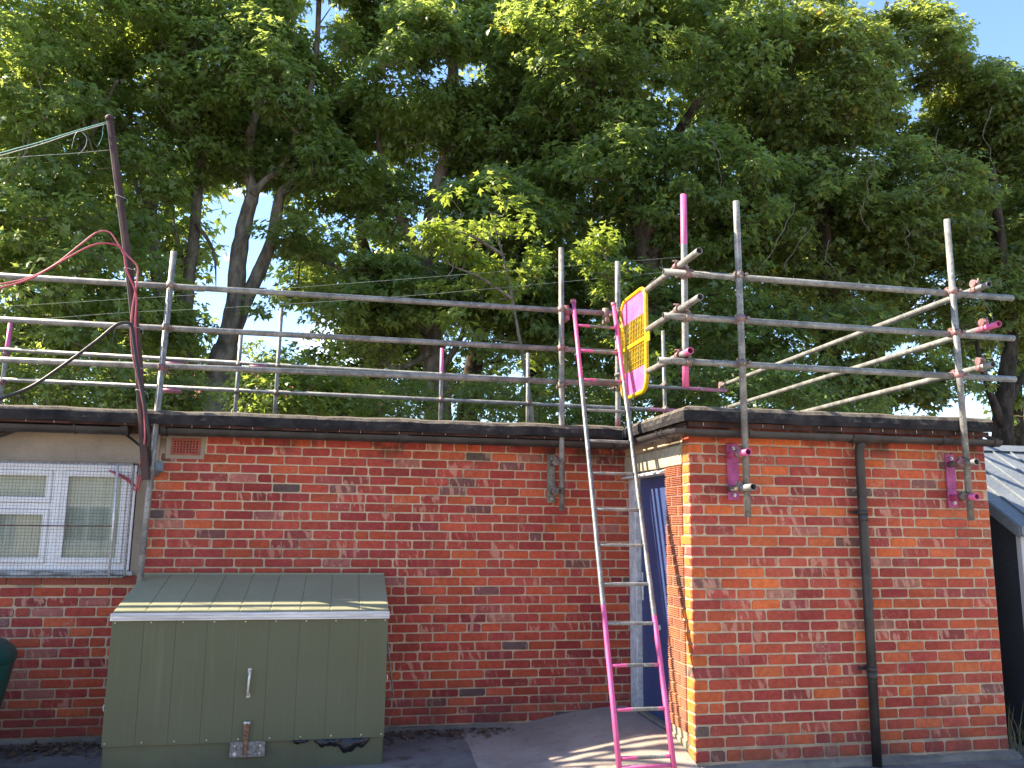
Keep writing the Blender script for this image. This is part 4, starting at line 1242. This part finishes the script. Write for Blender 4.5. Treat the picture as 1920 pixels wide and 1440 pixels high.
# ------------------------------------------------------------------ leaf litter along the wall foot
lit = []
rg = np.random.default_rng(4)
V, F = [], []
for k in range(900):
    if k < 620: x, y = rg.uniform(-3.2, -1.5), YA - .04 - abs(rg.normal(0, .16))
    else: x, y = rg.uniform(.4, 1.7), YA - .05 - abs(rg.normal(0, .13))
    s = rg.uniform(.012, .035); a = rg.uniform(0, 6.28); t = rg.normal(0, .35, 2)
    n = len(V); ca, sa = math.cos(a), math.sin(a)
    for u, v in ((-1, 0), (-.2, .45), (1, .1), (-.1, -.5)):
        V.append((x + s * (u * ca - v * sa), y + s * (u * sa + v * ca), .012 + max(0, s * (t[0] * u + t[1] * v)) + rg.uniform(0, .012)))
    F.append((n, n + 1, n + 2, n + 3))
mb = MB(); mb.add(V, F)
tag(mb.build('leaf_litter', mottled('dry_leaves', (.05, .035, .025), (.20, .14, .09), 30, .9, 0), origin=(0, 7, 0), recalc=False), 'dry brown leaves and dirt along the foot of the wall', kind='stuff')

# ------------------------------------------------------------------ grey shed at the right
shed = empty('metal_shed', (6.6, 6.9, 0), 'grey metal shed with a pale ribbed roof beside the brick block', 'shed')
SX0, SX1, SY0, SY1, SE, SR = 5.30, 8.1, 5.83, 8.0, 1.70, 2.42
ym = 6.95
mb = MB(); mb.add([(SX0, SY0, 0), (SX0, SY1, 0), (SX0, SY1, SE), (SX0, ym, SR), (SX0, SY0, SE)], [(0, 1, 2, 3, 4)])
mb.build('gable', M['shed_shaded'], shed); mb = MB()
mb.add([(SX1, SY0, 0), (SX1, SY1, 0), (SX1, SY1, SE), (SX1, ym, SR), (SX1, SY0, SE)], [(0, 1, 2, 3, 4)])
mb.build('gable', M['shed_shaded'], shed)
x = SX0
while x < SX1 - .05:
    b = min(x + .205, SX1)
    mb = MB(); mb.extrude([(x, SY0 + .02), (x, SY0), (x + .012, SY0 - .006), (b - .014, SY0 - .006), (b - .002, SY0), (b - .002, SY0 + .02)], 0, SE - .02, 'z'); mb.build('wall_panel', M['shed'], shed); x = b
mb = MB(); mb.box(SX0 - .012, SX0 + .05, SY0 - .014, SY0 + .04, 0, SE - .09, .004); mb.build('corner_post', M['post_grey'], shed)
mb = MB(); mb.box(SX0, SX1, SY1 - .02, SY1, 0, SE); mb.build('rear_wall', M['shed'], shed)
x = SX0 - .05; s1 = (SR - SE) / (ym - SY0)
ye = SY0 - .06
while x < SX1 + .04:
    b = x + .19
    for ya_, yb_, sg in ((ye, ym, 1), (SY1 + .06, ym, -1)):
        prof = [(x + .001, 0), (x + .001, .022), (x + .016, .022), (x + .020, .004), (b - .001, .004), (b - .001, 0)]
        vs = [(px_, y, SR - abs(y - ym) * s1 + .012 + h) for y in (ya_, yb_) for px_, h in prof]; n = 6
        mb = MB(); mb.add(vs, [(k, (k + 1) % n, n + (k + 1) % n, n + k) for k in range(n)] + [tuple(range(n)), tuple(range(n, 2 * n))])
        mb.build('roof_sheet', M['metal_roof'], shed)
    x = b
mb = MB(); mb.extrude([(ym - .09, SR - .02), (ym, SR + .045), (ym + .09, SR - .02)], SX0 - .06, SX1 + .06, 'x'); mb.build('ridge_cap', M['metal_roof'], shed)
mb = MB(); mb.box(SX0 - .05, SX1 + .05, ye - .015, ye + .004, SE - .085, SE - .01, .004); mb.build('eaves_trim', M['metal_roof'], shed)
for yy0, yy1 in ((ye, ym), (ym, SY1 + .06)):
    z0, z1 = SR - abs(yy0 - ym) * s1, SR - abs(yy1 - ym) * s1
    mb = MB(); mb.add([(SX0 - .062, yy0, z0 - .07), (SX0 - .052, yy0, z0 - .07), (SX0 - .052, yy1, z1 - .07), (SX0 - .062, yy1, z1 - .07), (SX0 - .062, yy0, z0 + .03), (SX0 - .052, yy0, z0 + .03), (SX0 - .052, yy1, z1 + .03), (SX0 - .062, yy1, z1 + .03)],
                      [(0, 1, 2, 3), (4, 7, 6, 5), (0, 4, 5, 1), (3, 2, 6, 7), (0, 3, 7, 4), (1, 5, 6, 2)]); mb.build('verge_trim', M['metal_roof'], shed)

# ------------------------------------------------------------------ house far behind the trees
hs = empty('brick_house', (-3.5, 38, 0), 'distant brick house with a red tiled roof glimpsed between the tree trunks', 'house')
mb = MB(); mb.box(-9.5, 1.2, 36, 43, 0, 6.7); mb.build('wall', M['far_brick'], hs)
mb = MB(); mb.add([(-10, 35.6, 6.6), (1.7, 35.6, 6.6), (1.7, 43.4, 6.6), (-10, 43.4, 6.6), (-8, 39.5, 8.6), (-.3, 39.5, 8.6)], [(0, 1, 5, 4), (1, 2, 5), (2, 3, 4, 5), (3, 0, 4), (0, 3, 2, 1)]); rf = mb.build('roof', M['far_tile'], hs)
mb = MB(); mb.box(-7.6, -6.8, 39, 39.9, 8.2, 9.6); mb.build('chimney', M['far_brick'], rf)
for x in (-8, -5.6, -2.9, -.6):
    for z in (1.0, 4.3):
        mb = MB(); mb.box(x - .6, x + .6, 35.95, 36.02, z, z + 1.3); wf = mb.build('window', M['upvc'], hs)
        for k in (-1, 1):
            mb = MB(); mb.box(x + k * .28 - .25, x + k * .28 + .25, 35.93, 35.949, z + .08, z + 1.22); mb.build('pane', M['dark'], wf)

# ------------------------------------------------------------------ house opposite (seen only mirrored in the window)
oh = empty('cream_house', (-3, -15, 0), 'cream rendered house opposite, mirrored in the barred window', 'house')
M['cream'] = mottled('cream_render', (.50, .46, .38), (.56, .52, .44), 2, .9, .1)
mb = MB(); mb.box(-13, 7, -22, -15, 0, 4.9); mb.build('wall', M['cream'], oh)
mb = MB(); mb.add([(-13.4, -14.6, 4.8), (7.4, -14.6, 4.8), (7.4, -22.4, 4.8), (-13.4, -22.4, 4.8), (-11, -18.5, 6.9), (5, -18.5, 6.9)], [(0, 1, 5, 4), (1, 2, 5), (2, 3, 4, 5), (3, 0, 4), (0, 3, 2, 1)]); mb.build('roof', M['far_tile'], oh)
for x in (-11, -8, -5, -2, 1, 4.5):
    for z in (.9, 3.2):
        mb = MB(); mb.box(x - .75, x + .75, -15.02, -14.95, z, z + 1.25); wf = mb.build('window', M['upvc'], oh)
        for k in (-1, 1):
            mb = MB(); mb.box(x + k * .35 - .3, x + k * .35 + .3, -14.949, -14.93, z + .08, z + 1.17); mb.build('pane', M['dark'], wf)
# ------------------------------------------------------------------ trees
LEAF = np.array([(0, 0, 0), (.17, .50, -.01), (-.17, .50, -.01), (-.52, .58, -.10), (.52, .58, -.10), (0, 1.05, -.16)], float)
LTRI = np.array([(0, 1, 2), (0, 2, 3), (0, 4, 1), (2, 1, 5)])
class Field:
    def __init__(s, seed, freq):
        r = np.random.default_rng(seed); s.k = r.normal(0, freq, (14, 3)); s.p = r.uniform(0, 6.28, 14)
    def __call__(s, P): return np.sin(P @ s.k.T + s.p).sum(1) / math.sqrt(7)

def leaves_mesh(name, C, Rr, per, size, r, out_c, flat=.75):
    """C cluster centres (n,3), Rr radii; per leaves each"""
    n = len(C); N = n * per
    idx = np.repeat(np.arange(n), per)
    d = r.normal(0, 1, (N, 3)); d /= np.linalg.norm(d, axis=1)[:, None]
    d[:, 2] = np.where(d[:, 2] < -.2, -d[:, 2] * .6, d[:, 2])
    rad = r.random(N) ** .45
    off = d * (rad * Rr[idx])[:, None]; off[:, 2] *= flat
    P = C[idx] + off
    outw = C[idx] - out_c[idx]; outw /= np.linalg.norm(outw, axis=1)[:, None] + 1e-6
    nz = np.array([0, 0, 1.0]) * .7 + d * .6 + outw * .25 + r.normal(0, .5, (N, 3))
    nz /= np.linalg.norm(nz, axis=1)[:, None]
    ax = d * .9 + outw * .5 + np.array([0, 0, -.35]) + r.normal(0, .35, (N, 3))
    ax -= nz * (ax * nz).sum(1)[:, None]; ax /= np.linalg.norm(ax, axis=1)[:, None] + 1e-9
    bx = np.cross(ax, nz)
    s = size * r.uniform(.45, 1.35, N)
    V = P[:, None, :] + s[:, None, None] * (LEAF[None, :, 0:1] * bx[:, None, :] + LEAF[None, :, 1:2] * ax[:, None, :] + LEAF[None, :, 2:3] * nz[:, None, :])
    V = V.reshape(-1, 3)
    T = (LTRI[None] + (np.arange(N) * 6)[:, None, None]).reshape(-1)
    me = bpy.data.meshes.new(name)
    me.vertices.add(len(V)); me.vertices.foreach_set('co', V.astype(np.float32).ravel())
    me.loops.add(len(T)); me.loops.foreach_set('vertex_index', T.astype(np.int32))
    nf = len(T) // 3
    me.polygons.add(nf); me.polygons.foreach_set('loop_start', (np.arange(nf) * 3).astype(np.int32))
    me.update(calc_edges=True)
    return me

def sample_env(env, n, field, thr, r, shell=2.0):
    w = np.array([e[3] * e[4] * e[5] * (e[6] if len(e) > 6 else 1) for e in env]); w = w / w.sum()
    out, cen = [], []
    while len(out) < n:
        m_ = n * 2
        k = r.choice(len(env), m_, p=w)
        d = r.normal(0, 1, (m_, 3)); d /= np.linalg.norm(d, axis=1)[:, None]
        rad = r.random(m_) ** (1 / shell)
        E = np.array([e[:6] for e in env])[k]
        P = E[:, :3] + d * rad[:, None] * E[:, 3:6]
        ok = field(P) > thr
        out += list(P[ok]); cen += list(E[ok, :3] - [0, 0, .4])
    return np.array(out[:n]), np.array(cen[:n])

def make_tree(name, label, base, limbs, env, ncl, seed, leaf, per=72, size=.148, thr=-.15, freq=1.1, rcl=(.26, .54), group='trees behind the roof', cat='tree', bark='bark', shell=3.6, twig=True):
    r = np.random.default_rng(seed)
    root = empty(name, (base[0], base[1], 0), label, cat, group)
    nodes = []
    mb = MB()
    for L in limbs:
        P = smooth_path([q[:3] for q in L], 5)
        rad = np.interp(np.linspace(0, len(L) - 1, len(P)), range(len(L)), [q[3] for q in L])
        rad = rad * (1 + r.normal(0, .05, len(rad)))
        mb.tube(P, list(rad), 9)
        nodes += [tuple(p) for p in P[1:]]
    mb.build('trunk', M[bark], root)
    C, cen = sample_env(env, ncl, Field(seed, freq), thr, r, shell)
    Rr = r.uniform(rcl[0], rcl[1], ncl)
    me = leaves_mesh('crown', C, Rr, per, size, r, cen)
    link('crown', me, M[leaf], root)
    if twig:
        nd = np.array(nodes); tb = MB()
        order = np.argsort([np.min(np.linalg.norm(nd - c, axis=1)) for c in C])
        N = np.empty((len(nd) + ncl, 3)); N[:len(nd)] = nd; cnt = len(nd)
        for i in order:
            c = C[i]; dd = np.linalg.norm(N[:cnt] - c, axis=1); j = int(np.argmin(dd + np.where(N[:cnt, 2] > c[2], .5, 0)))
            a = N[j]; L = dd[j]
            if L > 2.6: N[cnt] = c; cnt += 1; continue
            mid = a * .45 + c * .55 + np.array([r.normal(0, .1), r.normal(0, .1), -.08 * L + r.normal(0, .06)])
            r0 = .006 + .007 * min(L, 2)
            tb.tube([tuple(a), tuple(mid), tuple(c)], [r0 * 1.5, r0, .004], 4, cap=False)
            N[cnt] = c; cnt += 1
        if tb.v: tb.build('twigs', M[bark], root, recalc=False)['kind'] = 'stuff'
    return root

def pxlimb(pts, Y, r0, r1):
    """limb through picture points at depth Y, radius from r0 to r1"""
    n = len(pts); out = []
    for i, q in enumerate(pts):
        y = Y + (q[2] if len(q) > 2 else 0)
        p = at(q[0], q[1], y); out.append((*p, r0 + (r1 - r0) * i / (n - 1)))
    return out
def grounded(limb, drop_r=1.25):
    p = limb[0]; return [(p[0] + .05, p[1], -.1, p[3] * drop_r), *limb]
def ell(px, py, Y, rx, ry, rz, w=1.0):
    c = at(px, py, Y); return (*c, rx, ry, rz, w)

G = 'trees behind the roof'
# far left dense tree
l0 = grounded(pxlimb([(110, 760), (105, 560), (95, 350), (110, 200), (120, 60)], 16.5, .24, .02))
make_tree('sycamore_tree', 'dense leafy sycamore at the far left behind the leaning pole', l0[0], [l0, pxlimb([(105, 540), (40, 400), (-40, 300)], 16.4, .1, .04), pxlimb([(98, 380), (170, 250), (220, 150)], 16.3, .1, .04)],
          [ell(70, 300, 16.2, 2.5, 2.4, 2.7), ell(150, 80, 16.6, 1.9, 2.2, 2.0), ell(60, 560, 15.3, 2.4, 2.0, 1.9), ell(-90, 420, 16, 1.6, 2.0, 2.4), ell(60, 130, 16.2, 1.5, 2, 1.5)], 640, 101, 'leaf_a', thr=-.3)
# two slim trunks
l0 = grounded(pxlimb([(338, 770), (312, 640), (292, 500), (284, 400), (298, 300), (312, 200), (330, 60), (340, -80)], 17, .15, .05))
make_tree('slim_tree', 'slim tree with one gently curved grey trunk right of the leaning pole', l0[0], [l0, pxlimb([(290, 440), (250, 330), (235, 240)], 17, .06, .025)],
          [ell(290, 150, 17.2, 1.6, 2, 1.9), ell(320, 0, 17.4, 1.4, 1.6, 1.1), ell(250, 400, 16.6, 1.0, 1.4, 1.3), ell(215, 640, 16.4, 1.3, 1.4, 1.0), ell(330, 520, 17.8, .5, .8, 1.1, .6)], 320, 102, 'leaf_a', thr=0, freq=1.5)
l0 = grounded(pxlimb([(346, 760), (350, 660), (350, 560), (364, 440), (374, 320), (400, 250), (436, 150), (450, 20), (455, -120)], 17.4, .155, .05))
make_tree('slim_tree', 'slim tree with a trunk bending right high up left of the twin stemmed tree', l0[0], [l0, pxlimb([(355, 520), (330, 440), (325, 380)], 17.4, .05, .008), pxlimb([(368, 420), (400, 470), (405, 540)], 17.3, .05, .008)],
          [ell(430, 130, 17.6, 1.6, 2, 1.7), ell(450, 0, 17.8, 1.4, 1.6, 1.1), ell(370, 270, 17.2, .9, 1.4, .9), ell(340, 640, 16.8, .6, 1, .8)], 260, 103, 'leaf_a', thr=.05, freq=1.5)
# twin stemmed tree
l0 = grounded(pxlimb([(398, 800), (408, 730), (424, 650)], 17, .36, .26))
make_tree('twin_stem_tree', 'twin stemmed grey tree forking low with sky showing between its limbs', l0[0],
          [l0, pxlimb([(424, 650), (440, 570), (447, 480), (462, 405), (474, 360), (466, 325), (470, 250), (500, 140), (520, 0), (530, -120)], 17, .20, .05),
           pxlimb([(472, 365), (500, 336), (530, 310), (560, 250)], 16.9, .09, .03),
           pxlimb([(428, 640), (462, 560), (490, 500), (512, 440), (524, 370), (545, 338), (556, 250), (590, 130), (600, -60)], 17.1, .17, .05),
           pxlimb([(455, 575), (480, 545), (500, 540)], 17, .05, .008), pxlimb([(540, 345), (580, 320), (640, 290)], 17, .06, .008)],
          [ell(520, 200, 17.2, 2.0, 2.2, 1.7), ell(560, 10, 17.5, 1.7, 1.8, 1.1), ell(450, 280, 17, .9, 1.2, .7), ell(620, 330, 16.8, 1.1, 1.4, .9), ell(560, 440, 16.6, .5, .9, .6), ell(500, 590, 16.2, .35, .6, .35)], 480, 104, 'leaf_a', thr=.05, freq=1.5)
# centre tree
l0 = grounded(pxlimb([(822, 800), (816, 700), (806, 620), (802, 560), (800, 480)], 17.5, .30, .2))
make_tree('sycamore_tree', 'sycamore with a thick straight trunk behind the short pink topped post', l0[0],
          [l0, pxlimb([(800, 490), (812, 380), (850, 240), (850, 125), (866, 62), (900, 15), (910, -100)], 17.5, .18, .06),
           pxlimb([(852, 130), (826, 190), (815, 230)], 17.4, .09, .04), pxlimb([(806, 620), (770, 592), (715, 565), (668, 540), (640, 505), (600, 488)], 17.2, .13, .03),
           pxlimb([(800, 500), (740, 380), (710, 270), (700, 140)], 17.6, .12, .04), pxlimb([(806, 660), (775, 680), (745, 690), (720, 680)], 17.2, .08, .03), pxlimb([(818, 700), (850, 660), (880, 600)], 17.4, .1, .04)],
          [ell(770, 170, 17.5, 1.9, 2.3, 1.7), ell(770, 20, 17.8, 1.9, 1.8, 1.1), ell(700, 400, 17, 1.2, 1.5, 1.1), ell(640, 560, 16.6, 1.1, 1.2, .95), ell(740, 560, 16.6, .9, 1.2, .8), ell(950, 70, 17.6, 1.5, 1.8, 1.4), ell(575, 500, 17.8, .75, 1.2, .9), ell(700, 650, 17.6, 1.2, 1.2, .6), ell(590, 660, 17.6, .6, 1, .45)], 680, 105, 'leaf_a', thr=0, freq=1.4)
# leaning dark tree behind the ladder
l0 = grounded(pxlimb([(876, 800), (884, 720), (898, 640), (930, 560), (962, 500), (1000, 420), (1040, 300)], 18.2, .24, .08))
make_tree('dark_tree', 'dark leaning tree trunk and shaded crown left of the ladder', l0[0], [l0, pxlimb([(930, 560), (920, 480), (900, 400)], 18.2, .1, .03)],
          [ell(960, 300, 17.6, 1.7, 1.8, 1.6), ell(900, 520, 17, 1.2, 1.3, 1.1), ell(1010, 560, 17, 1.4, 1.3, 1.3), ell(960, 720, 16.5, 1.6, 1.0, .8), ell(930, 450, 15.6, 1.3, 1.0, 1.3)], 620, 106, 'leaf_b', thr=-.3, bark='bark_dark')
# bright sprays nearer the roof
l0 = grounded(pxlimb([(1000, 820), (985, 700), (960, 560), (940, 470), (920, 400)], 12.9, .035, .012))
make_tree('young_tree', 'young sycamore with sunlit yellow green leaf sprays left of the front scaffold post', l0[0], [l0, pxlimb([(945, 480), (880, 440), (830, 430)], 12.9, .035, .012), pxlimb([(960, 560), (900, 520), (850, 500)], 12.85, .03, .01)],
          [ell(905, 375, 12.8, .62, .4, .24), ell(845, 455, 12.8, .52, .4, .26), ell(895, 430, 12.8, .3, .4, .2), ell(945, 480, 13.2, .7, .6, .7, .5), ell(890, 570, 13.2, .7, .6, .6, .5)], 46, 107, 'leaf_c', per=36, size=.135, thr=-.6, rcl=(.18, .34))
l0 = grounded(pxlimb([(1180, 840), (1175, 700), (1160, 560), (1130, 470)], 12.5, .06, .015))
make_tree('young_tree', 'young sycamore with sunlit yellow green leaf sprays beside the yellow gate', l0[0], [l0, pxlimb([(1170, 640), (1200, 560), (1230, 520)], 12.5, .03, .01)],
          [ell(1095, 450, 12.4, .32, .35, .26), ell(1140, 490, 12.4, .42, .4, .30), ell(1135, 530, 12.5, .36, .4, .28), ell(1180, 620, 12.6, .4, .4, .5), ell(1260, 690, 12.6, .35, .4, .3)], 26, 108, 'leaf_c', per=34, size=.13, thr=-.6, rcl=(.18, .32))
# big right hand tree
l0 = grounded(pxlimb([(1260, 800), (1240, 640), (1215, 480), (1190, 360), (1165, 280), (1156, 215), (1130, 185), (1102, 172), (1110, 150), (1090, 60), (1080, -80)], 15.6, .30, .09))
make_tree('plane_tree', 'huge dense tree with a crooked limb filling the middle right behind the yellow gate', l0[0],
          [l0, pxlimb([(1190, 360), (1270, 250), (1350, 120), (1400, -20)], 15.8, .14, .05), pxlimb([(1215, 480), (1300, 420), (1400, 380)], 15.4, .09, .03), pxlimb([(1165, 280), (1130, 330), (1110, 400)], 15.3, .05, .008)],
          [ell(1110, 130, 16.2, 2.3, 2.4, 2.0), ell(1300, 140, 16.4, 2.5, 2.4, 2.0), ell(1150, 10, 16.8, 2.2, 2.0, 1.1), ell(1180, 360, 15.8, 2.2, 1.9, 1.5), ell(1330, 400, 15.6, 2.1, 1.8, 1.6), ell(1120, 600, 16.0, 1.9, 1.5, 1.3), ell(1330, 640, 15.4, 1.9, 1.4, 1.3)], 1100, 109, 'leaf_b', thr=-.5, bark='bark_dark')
# right trees
l0 = grounded(pxlimb([(1560, 820), (1555, 620), (1545, 420), (1560, 240), (1600, 90)], 16, .28, .07))
make_tree('plane_tree', 'dense dark tree rising above the right part of the scaffold', l0[0], [l0, pxlimb([(1545, 430), (1470, 320), (1420, 200)], 16, .12, .04), pxlimb([(1555, 560), (1640, 440), (1700, 340)], 15.9, .12, .04)],
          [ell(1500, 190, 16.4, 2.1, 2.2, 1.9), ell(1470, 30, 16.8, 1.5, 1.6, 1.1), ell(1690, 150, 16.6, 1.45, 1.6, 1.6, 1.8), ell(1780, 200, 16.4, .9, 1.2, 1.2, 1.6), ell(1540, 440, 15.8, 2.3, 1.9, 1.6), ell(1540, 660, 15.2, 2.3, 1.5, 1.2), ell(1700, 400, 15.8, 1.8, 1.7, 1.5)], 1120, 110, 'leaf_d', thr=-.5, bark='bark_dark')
l0 = grounded(pxlimb([(1884, 880), (1880, 790), (1888, 700), (1896, 620), (1880, 480), (1860, 320)], 15.4, .24, .08))
make_tree('plane_tree', 'tree with a dark forked trunk at the right edge above the metal shed', l0[0],
          [l0, pxlimb([(1880, 800), (1858, 740), (1845, 700), (1830, 640)], 15.3, .10, .04), pxlimb([(1884, 770), (1910, 720), (1950, 660)], 15.4, .11, .05), pxlimb([(1878, 830), (1840, 815), (1800, 800)], 15.2, .06, .008), pxlimb([(1890, 620), (1940, 480), (1980, 360)], 15.6, .12, .04)],
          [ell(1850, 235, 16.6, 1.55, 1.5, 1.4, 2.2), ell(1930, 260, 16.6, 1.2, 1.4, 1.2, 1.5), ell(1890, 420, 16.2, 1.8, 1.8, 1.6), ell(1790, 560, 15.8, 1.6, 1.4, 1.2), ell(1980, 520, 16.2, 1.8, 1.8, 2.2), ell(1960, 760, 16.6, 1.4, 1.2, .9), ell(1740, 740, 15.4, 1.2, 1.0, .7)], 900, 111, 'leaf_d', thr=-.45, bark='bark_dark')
# a second row of trees further back
def back_tree(label, px, Y, env, n, seed):
    l0 = grounded(pxlimb([(px, 760), (px + 10, 560), (px - 15, 420), (px, 330)], Y, .26, .05))
    make_tree('background_tree', label, l0[0], [l0], env, n, seed, 'leaf_b', per=48, size=.24, thr=-.9, rcl=(.45, .8), group='second row of trees', bark='bark_dark')
back_tree('shaded tree standing behind the dense far left sycamore', 40, 21, [ell(40, 420, 21, 3.0, 1.2, 3.4), ell(120, 690, 21, 3.0, 1, 1.4), ell(-60, 150, 21, 2.5, 1.2, 2)], 260, 301)
back_tree('airy tree showing small sky gaps behind the thick straight trunk', 690, 22, [ell(690, 560, 22, 2.4, 1, 1.7), ell(640, 380, 22, 1.8, 1, 1.5), ell(600, 700, 21.5, 1.4, .8, .6), ell(740, 690, 21, 1.6, .8, .9)], 210, 306)
back_tree('airy tree showing small sky gaps behind the two slim trunks', 330, 22, [ell(330, 560, 22, 1.0, .8, 2.4), ell(390, 330, 22, 1.3, .8, 1.2)], 62, 307)
back_tree('shaded tree standing behind the leaning dark trunk', 1000, 21.5, [ell(960, 420, 21.5, 1.7, 1, 3.0), ell(1080, 560, 21, 2.2, 1, 2.2), ell(1050, 100, 22, 2.8, 1, 2.6), ell(960, 730, 20.5, 2.2, .8, 1.0)], 300, 302)
back_tree('shaded tree standing behind the huge middle right tree', 1330, 21, [ell(1280, 480, 21, 2.8, 1, 3.2), ell(1340, 120, 21.5, 2.6, 1, 2.2), ell(1300, 740, 20, 3, .8, 1.0)], 320, 303)
back_tree('shaded tree standing behind the dense dark right tree', 1640, 21, [ell(1560, 480, 21, 2.8, 1, 3.0), ell(1560, 180, 21, 2.2, 1, 1.9), ell(1620, 730, 20, 3, .8, 1.0)], 300, 304)
back_tree('shaded tree standing behind the forked tree at the right edge', 1900, 21, [ell(1860, 430, 21, 2.6, 1, 2.6), ell(1900, 650, 20.5, 2.6, 1, 2.0), ell(2060, 420, 21, 2, 1, 3)], 240, 305)
# shrubs and hedge behind the roof
def shrub(label, px, py, Y, rx, ry, rz, n, seed, leaf, size=.09, name='shrub'):
    c = at(px, py, Y); base = (c[0], c[1], 0, .05)
    return make_tree(name, label, base, [[base, (c[0] + .05, c[1], c[2] * .6, .04), (c[0], c[1], c[2] + rz * .3, .015)]], [(c[0], c[1], c[2], rx, ry, rz)], n, seed, leaf, per=56, size=size, thr=-.8, rcl=(.25, .5), group='shrubs behind the roof', cat='shrub')
shrub('sunlit yellow green shrub just above the roof edge left of centre', 560, 742, 13.2, .95, .7, .55, 70, 201, 'leaf_c')
shrub('small bright shrub above the roof edge beside two close thin posts', 505, 765, 12.6, .5, .5, .35, 30, 202, 'leaf_c')
shrub('dark rounded shrub behind the roof in the centre of the picture', 655, 770, 14, .95, .8, .42, 70, 203, 'leaf_b')
shrub('pale leafy shrub between the trunks behind the short pink topped post', 745, 760, 15.5, .75, .8, .55, 48, 204, 'leaf_a')
shrub('dark hedge mass behind the rails left of the yellow gate', 1010, 780, 14.5, 1.9, .8, .85, 170, 205, 'leaf_b')
shrub('dark hedge mass under the right hand tree behind the block roof', 1420, 770, 14.0, 2.6, .8, .8, 210, 206, 'leaf_b')
shrub('shaded hedge behind the left end of the guardrails', 90, 755, 14.2, 2.6, .8, .75, 200, 207, 'leaf_b')
shrub('shaded bush behind the roof between the pole and the twin stemmed tree', 330, 775, 15.2, .8, .8, .5, 46, 208, 'leaf_b')
shrub('far pale treetop in the sky gap beside the twin stemmed tree', 470, 700, 24, .9, .9, .9, 36, 209, 'leaf_d', .12)

# thin bare twigs hanging in the right hand trees
tree_r = [o for o in bpy.data.objects if o.name.startswith('plane_tree')][1]
tr_ = random.Random(77)
for px, py, n in ((1490, 380, 9), (1522, 420, 8), (1555, 450, 10), (1640, 300, 9), (1700, 430, 8), (1760, 240, 10), (1860, 200, 9), (1400, 300, 8), (1330, 260, 9), (1600, 560, 6), (1820, 520, 8)):
    P = []; x, y = px, py; dx = tr_.uniform(-8, 8); Yt = 13.9 + tr_.uniform(-.3, .4)
    for k in range(n):
        P.append(at(x, y, Yt)); dx = dx * .6 + tr_.uniform(-12, 12); x += dx; y += tr_.uniform(8, 22)
    mb = MB(); P = smooth_path(P, 3); mb.tube(P, list(np.linspace(.009, .004, len(P))), 5); mb.build('bare_twig', M['bark'], tree_r)
# dry grass tuft by the block's right corner
rg = random.Random(12); V, F = [], []
for k in range(34):
    x, y = 5.06 + rg.gauss(0, .05), 5.78 + rg.gauss(0, .05); h = rg.uniform(.12, .42); a = rg.uniform(0, 6.28); l = rg.uniform(.03, .2); n = len(V)
    c, q = math.cos(a), math.sin(a)
    for t, w in ((0, .004), (.5, .0035), (1, .0005)):
        V += [(x + c * l * t * t - q * w, y + q * l * t * t + c * w, h * t), (x + c * l * t * t + q * w, y + q * l * t * t - c * w, h * t)]
    F += [(n, n + 1, n + 3, n + 2), (n + 2, n + 3, n + 5, n + 4)]
mb = MB(); mb.add(V, F); tag(mb.build('grass_tuft', M['straw'], origin=(5.06, 5.78, 0), recalc=False), 'wispy grass tuft between the brick block and the metal shed', 'plant')
# grit and small stones on the ground at the wall foot
rg = np.random.default_rng(6); V, F = [], []
for k in range(1500):
    x = rg.uniform(.3, 2.3) if k < 900 else rg.uniform(-3, 5); y = (YA if x < 2.3 else YB) - .06 - abs(rg.normal(0, .35)); r_ = rg.uniform(.002, .007); n = len(V)
    if x > 1.1 and y > 5.1 and x < 2.44: continue
    V += [(x + r_, y, .004), (x - r_ * .6, y + r_, .004), (x - r_ * .7, y - r_, .004), (x, y, .004 + r_ * 1.3)]
    F += [(n, n + 1, n + 3), (n + 1, n + 2, n + 3), (n + 2, n, n + 3)]
mb = MB(); mb.add(V, F); tag(mb.build('grit', M['plinth'], origin=(0, 6.5, 0), recalc=False), 'grit and small stones scattered along the wall foot', kind='stuff')
